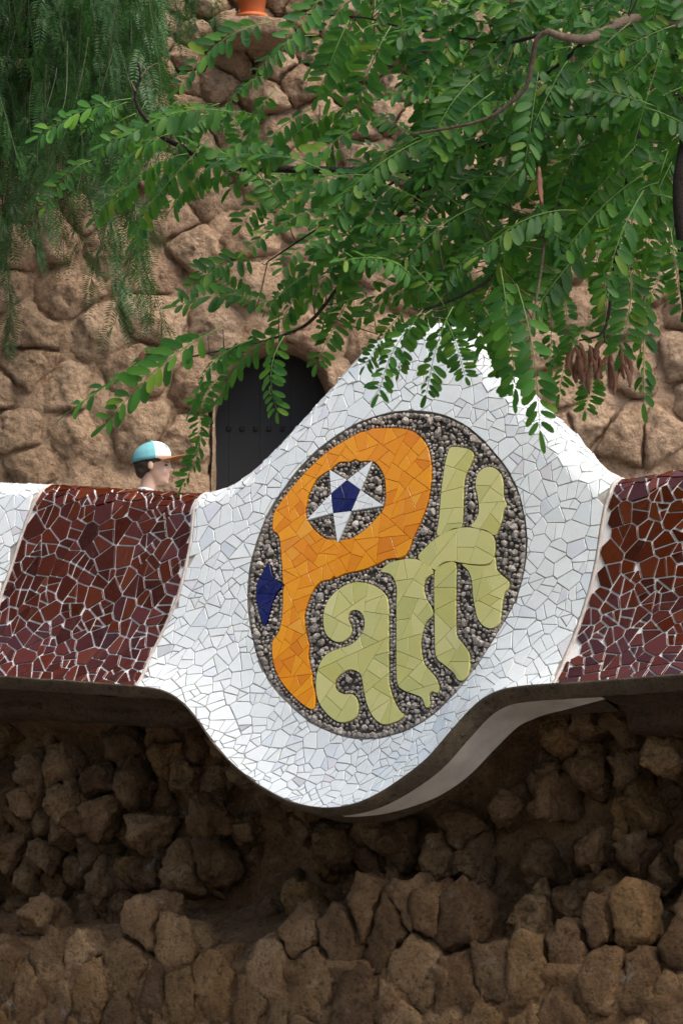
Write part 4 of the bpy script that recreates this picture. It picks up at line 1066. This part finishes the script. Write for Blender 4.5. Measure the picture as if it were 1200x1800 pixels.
# leaves that stand out singly in the photograph
EXPL = [((365, 585), (132, 716), 11.9), ((392, 578), (188, 738), 11.8), ((445, 596), (338, 718), 11.8), ((500, 590), (487, 722), 11.6), ((525, 578), (388, 694), 11.9), ((385, 660), (352, 765), 12.4),
 ((490, 540), (314, 536), 11.9), ((460, 462), (322, 520), 12.2), ((450, 545), (350, 470), 12.2), ((483, 40), (316, 150), 11.7), ((557, 62), (445, 135), 11.8), ((662, 40), (584, 130), 11.7), ((615, 35), (556, 168), 11.6), ((467, 132), (392, 218), 12.0),
 ((225, 180), (150, 225), 12.3), ((232, 175), (70, 235), 12.3), ((240, 200), (170, 300), 12.3), ((170, 280), (80, 362), 12.5), ((300, 235), (200, 305), 12.1), ((330, 270), (215, 345), 12.0), ((345, 275), (235, 420), 12.2), ((300, 300), (170, 385), 12.3), ((420, 300), (305, 350), 12.0), ((265, 200), (385, 190), 12.2), ((290, 240), (400, 215), 12.1),
 ((1125, 480), (1130, 705), 12.3), ((1095, 450), (1090, 620), 11.7), ((880, 470), (905, 680), 11.4), ((905, 500), (950, 752), 11.4), ((860, 500), (885, 655), 11.6), ((760, 545), (665, 690), 11.5), ((800, 540), (745, 690), 11.4), ((780, 560), (820, 660), 11.4), ((720, 540), (640, 640), 11.7), ((745, 545), (700, 650), 11.4), ((850, 540), (900, 700), 11.5), ((960, 500), (965, 640), 11.8), ((985, 480), (1000, 600), 11.7), ((1180, 400), (1198, 545), 11.4), ((1170, 420), (1145, 520), 11.8), ((1060, 470), (1070, 600), 12.2), ((1040, 560), (985, 690), 12.3), ((1030, 600), (1030, 720), 12.4), ((640, 520), (565, 590), 11.8), ((610, 520), (560, 640), 12.0), ((575, 500), (480, 530), 11.9), ((545, 480), (470, 545), 11.8)]
for b, t, y in EXPL: put_leaf(b, t, y)
put_leaf((356, 735), (318, 852), 12.4, 0, np.array([1.0, -.35, .35]))
cl01 = lambda v: min(max(v, 0.0), 1.0)
DIR = lambda x, y: (-1 + 1.1 * cl01((x - 960) / 240), .28 + .75 * cl01((y - 250) / 220) * cl01((x - 720) / 180))
REG = [
 ([(720, -40), (1240, -40), (1240, 260), (1170, 400), (1060, 460), (960, 520), (870, 560), (720, 540), (650, 470), (660, 330), (730, 240), (740, 100)], 39, DIR),
 ([(760, -40), (1240, -40), (1240, 330), (1120, 420), (1000, 480), (880, 520), (760, 520), (690, 430), (760, 250)], 45, DIR),
 ([(330, 190), (480, 215), (700, 200), (690, 330), (660, 500), (540, 560), (520, 430), (470, 330), (330, 330), (240, 290), (230, 230)], 41, lambda x, y: (-1, .35 + .6 * max(0, (y - 350) / 250))),
 ([(540, -30), (720, -30), (690, 40), (560, 60), (540, 20)], 56, lambda x, y: (-.8, .5)),
 ([(560, 30), (740, 10), (740, 140), (640, 120), (580, 110)], 66, lambda x, y: (-.6, .8)),
]
rl = np.random.RandomState(31); twV = []; twF = []
for poly, rad_, df in REG:
    P = np.array(poly, float)
    pts = darts(4000, P.min(0), P.max(0), lambda C: np.full(len(C), rad_), lambda C: inside(C, P), rl)
    for x, y in pts:
        dx, dy = df(x, y); an = math.atan2(dy, dx) + lr.gauss(0, .55); ln = lr.uniform(125, 215)
        b = (x - math.cos(an) * ln / 2, y - math.sin(an) * ln / 2); t = (x + math.cos(an) * ln / 2, y + math.sin(an) * ln / 2)
        put_leaf(b, t, lr.uniform(11.45, 12.75), lr.uniform(-.2, .15))
for mtx, v, ln in leaves:
    B = np.array(mtx.translation); d = ((allpts - B) ** 2).sum(1); j = d.argmin()
    if .0004 < d[j] < .30 ** 2:
        mid = (B + allpts[j]) / 2 + np.array([0, 0, -.01]); V, F = tube([allpts[j], mid, B], [.0026, .0022, .0017], 4); o_ = len(twV); twV += V; twF += [tuple(i + o_ for i in f) for f in F]
add('twigs', twV, twF, M['bark'], locust, True, kind='stuff')
print('leaves', len(leaves))
def leaf_cluster(name, lst, root, VARS, mats):
    VV, FF, MM, off = [], [], [], 0
    for mtx, v in lst:
        V, F, MI = VARS[v]; A = np.array(mtx); VV.append(V @ A[:3, :3].T + A[:3, 3]); FF += [tuple(i + off for i in f) for f in F]; MM += MI; off += len(V)
    V = np.vstack(VV); c = V.mean(0); me = mesh(name, V - c, FF, True)
    for m in mats: me.materials.append(m)
    me.polygons.foreach_set('material_index', MM); return link(name, me, root, c, kind='stuff')
leaves.sort(key=lambda t: -t[2])
for mtx, v, ln in leaves[:300]:
    o = bpy.data.objects.new('leaf', LEAFM[v]); COL.objects.link(o); o.parent = locust; o.matrix_basis = Matrix.Translation(-wloc(locust)) @ mtx
rest = [(m, v) for m, v, l in leaves[300:]]
# crown above and beside the frame
for _ in range(130):
    x, y = lr.uniform(650, 1900), lr.uniform(-650, -60)
    Yb = lr.uniform(10.6, 13.2); an = lr.uniform(0, 6.28); ln = lr.uniform(110, 180)
    B = at(x, y, Yb); T = at(x + math.cos(an) * ln, y + math.sin(an) * ln, Yb + lr.uniform(-.2, .2)); rest.append((leaf_mat(B, T, np.array([lr.uniform(-.4, .4), lr.uniform(-.4, .4), 1.0])), lr.randrange(16)))
leaf_cluster('upper_foliage', rest, locust, LEAFV, [M['leaf'], M['rachis']])
# dry seed pods
def pod(p, L, bend, tw, tilt):
    V = []; F = []; n = 9
    for i in range(n):
        t = i / (n - 1); w = .0105 * (math.sin(math.pi * (.06 + .9 * t)) ** .6) * (1 + .12 * math.sin(t * 22)); a = tw * t
        c = np.array([bend * math.sin(t * 2.2) * L + tilt * t * L, .15 * bend * L * t, -t * L])
        for k in range(6):
            th_ = 2 * math.pi * k / 6; V.append(p + c + np.array([math.cos(a) * math.cos(th_) * w - math.sin(a) * math.sin(th_) * .0022, math.sin(a) * math.cos(th_) * w + math.cos(a) * math.sin(th_) * .0022, 0]))
    for i in range(n - 1):
        for k in range(6): F.append((i * 6 + k, i * 6 + (k + 1) % 6, (i + 1) * 6 + (k + 1) % 6, (i + 1) * 6 + k))
    F += [tuple(range(6))[::-1], tuple((n - 1) * 6 + k for k in range(6))]
    add('seed_pod', V, F, M['pod'], locust, True)
for _ in range(34):
    x = lr.choice([lr.gauss(1045, 18), lr.gauss(1010, 10), lr.gauss(1085, 14)]); y = lr.uniform(592, 640)
    pod(at(x, y, 11.8 + lr.uniform(-.06, .08)), lr.uniform(.07, .125), lr.uniform(-.35, .35), lr.uniform(-1.2, 1.2), lr.uniform(-.18, .18))
pod(at(947, 293, 11.3), .14, -.05, .3, .12); pod(at(1018, 90, 11.6), .07, .1, .5, 0); pod(at(1010, 85, 11.6), .06, -.1, .5, 0); pod(at(900, -14, 11.6), .07, 0, 0, 0)
for i in range(8): pod(at(258 + lr.uniform(-10, 10), 612 + lr.uniform(0, 14), 11.95), .045, lr.uniform(-.3, .3), lr.uniform(-1, 1), lr.uniform(-.3, .3))

# ------------------------------------------------------------------ weeping pepper tree, upper left, against the building
pr = random.Random(12)
pepper = thing('pepper_tree', 'dark weeping tree with hanging ferny sprays in the upper left corner', 'tree', (at(-160, 900, 17)[0], 17.0, TERR))
def spray(L, nleaf, rs_):
    r_ = random.Random(rs_); V = []; F = []; MI = []
    def cp(t): return np.array([.10 * L * math.sin(t * 2.4 + rs_) * t, .07 * L * math.cos(t * 2 + rs_) * t, -L * t])
    tv, tf = tube([cp(t) for t in np.linspace(0, 1, 9)], [.004 * (1 - .7 * t) for t in np.linspace(0, 1, 9)], 4); V += list(tv); F += list(tf); MI += [1] * len(tf)
    for i in range(nleaf):
        t = .12 + .88 * i / (nleaf - 1); b = cp(t); az = r_.uniform(0, 6.28); ll_ = r_.uniform(.13, .21)
        out = np.array([math.cos(az), math.sin(az) * .7, 0]); pts = [b + out * ll_ * (.55 * s - .18 * s * s) + np.array([0, 0, -1]) * ll_ * (.15 * s + .75 * s * s) for s in np.linspace(0, 1, 13)]
        for k in range(1, 13):
            ax = unit(pts[k] - pts[k - 1]); sd = unit(np.cross(ax, np.array([out[1], -out[0], .001]))) if r_.random() < -1 else unit(np.cross(ax, [r_.uniform(-.2, .2), -1, r_.uniform(-.3, .3)]))
            l2 = .044 * math.sin(math.pi * (.12 + .8 * k / 13)) + .006
            for s_ in (-1, 1):
                d = unit(sd * s_ + ax * .65); w = np.cross(d, unit(np.cross(sd, ax))) * .0034; o = len(V); c = pts[k]
                V += [c, c + d * l2 * .4 + w, c + d * l2, c + d * l2 * .4 - w]; F.append((o, o + 1, o + 2, o + 3)); MI.append(0)
    return np.array(V), F, MI
SPV = [spray(.9, 15, 60 + k) for k in range(8)]; SPM = []
for V, F, MI in SPV:
    me = mesh('hanging_spray', V, F, False); me.materials.append(M['pepper']); me.materials.append(M['ptwig']); me.polygons.foreach_set('material_index', MI); SPM.append(me)
# limbs
tr = catmull([np.array([pepper.location.x, 17.0, TERR]), at(-150, 500, 17.0), at(-120, 250, 17.1), at(-60, 60, 17.2), at(60, -120, 17.2), at(220, -210, 17.2)], 6)
V, F = tube(tr, list(np.linspace(.17, .05, len(tr))), 12); add('trunk', V, F, M['bark_dark'], pepper, True)
for pts in ([(-60, 60), (40, 40), (130, 20), (220, -40)], [(-120, 250), (-40, 160), (60, 130), (150, 120)], [(-90, 140), (0, 70), (90, 75), (180, 30)]):
    C = catmull([at(x, y, 17.1 + .1 * i) for i, (x, y) in enumerate(pts)], 5); V, F = tube(C, list(np.linspace(.04, .012, len(C))), 8); add('branch', V, F, M['bark_dark'], pepper, True)
spr = []
def put_spray(x, y, Y, sc):
    P = at(x, y, Y); mt = Matrix.Translation(Vector(P)) @ Matrix.Rotation(pr.uniform(0, 6.28), 4, 'Z') @ Matrix.Rotation(pr.gauss(0, .16), 4, 'X') @ Matrix.Diagonal((1, 1, sc, 1)); spr.append((mt, pr.randrange(8), y))
for _ in range(230):
    x = pr.uniform(-60, 290) ; ymax = 190 - .55 * max(0, x - 60); y = pr.uniform(-260, ymax); put_spray(x, y, pr.uniform(16.0, 17.9), pr.uniform(.55, 1.0))
for x, y, sc in [(20, 150, .8), (45, 170, .9), (110, 120, .7), (140, 150, .75), (185, 40, .8), (195, 10, .7), (225, 0, .6), (155, 10, .5), (335, -120, .6), (345, -110, .62), (355, -130, .55), (310, -150, .7), (150, 300, .8), (165, 280, .9), (190, 320, .7), (110, 270, .6), (225, 300, .95), (230, 280, .9), (235, 330, .8), (255, 340, .7), (15, 300, .6), (0, 400, .55), (5, 330, .9), (90, 230, .8), (60, 200, .8), (260, 260, .6)]: put_spray(x, y, pr.uniform(16.4, 17.4), sc)
spr.sort(key=lambda t: -t[2])
for mt, v, _ in spr[:256]:
    o = bpy.data.objects.new('hanging_spray', SPM[v]); COL.objects.link(o); o.parent = pepper; o.matrix_basis = Matrix.Translation(-wloc(pepper)) @ mt
rest = []
for _ in range(420):
    x = pr.uniform(-420, 270); y = pr.uniform(-700, 150 - .5 * max(0, x)); P = at(x, y, pr.uniform(16.6, 18.1)); rest.append((Matrix.Translation(Vector(P)) @ Matrix.Rotation(pr.uniform(0, 6.28), 4, 'Z') @ Matrix.Diagonal((1.1, 1.1, pr.uniform(.5, .9), 1)), pr.randrange(8)))
for _ in range(620):  # extra sprays above the frame, added to shade the hanging ones below
    Y_ = pr.uniform(13.6, 18.0); x_ = pr.uniform(-5.0, -1.15 - .25 * (18 - Y_) * 0); z_ = 1.6 + Y_ * math.tan(R(16.2)) + .75 + pr.uniform(0, 1.7)
    rest.append((Matrix.Translation((x_, Y_, z_)) @ Matrix.Rotation(pr.uniform(0, 6.28), 4, 'Z') @ Matrix.Diagonal((1.4, 1.4, pr.uniform(.6, .8), 1)), pr.randrange(8)))
leaf_cluster('inner_and_shade_foliage', rest, pepper, SPV, [M['pepper'], M['ptwig']])
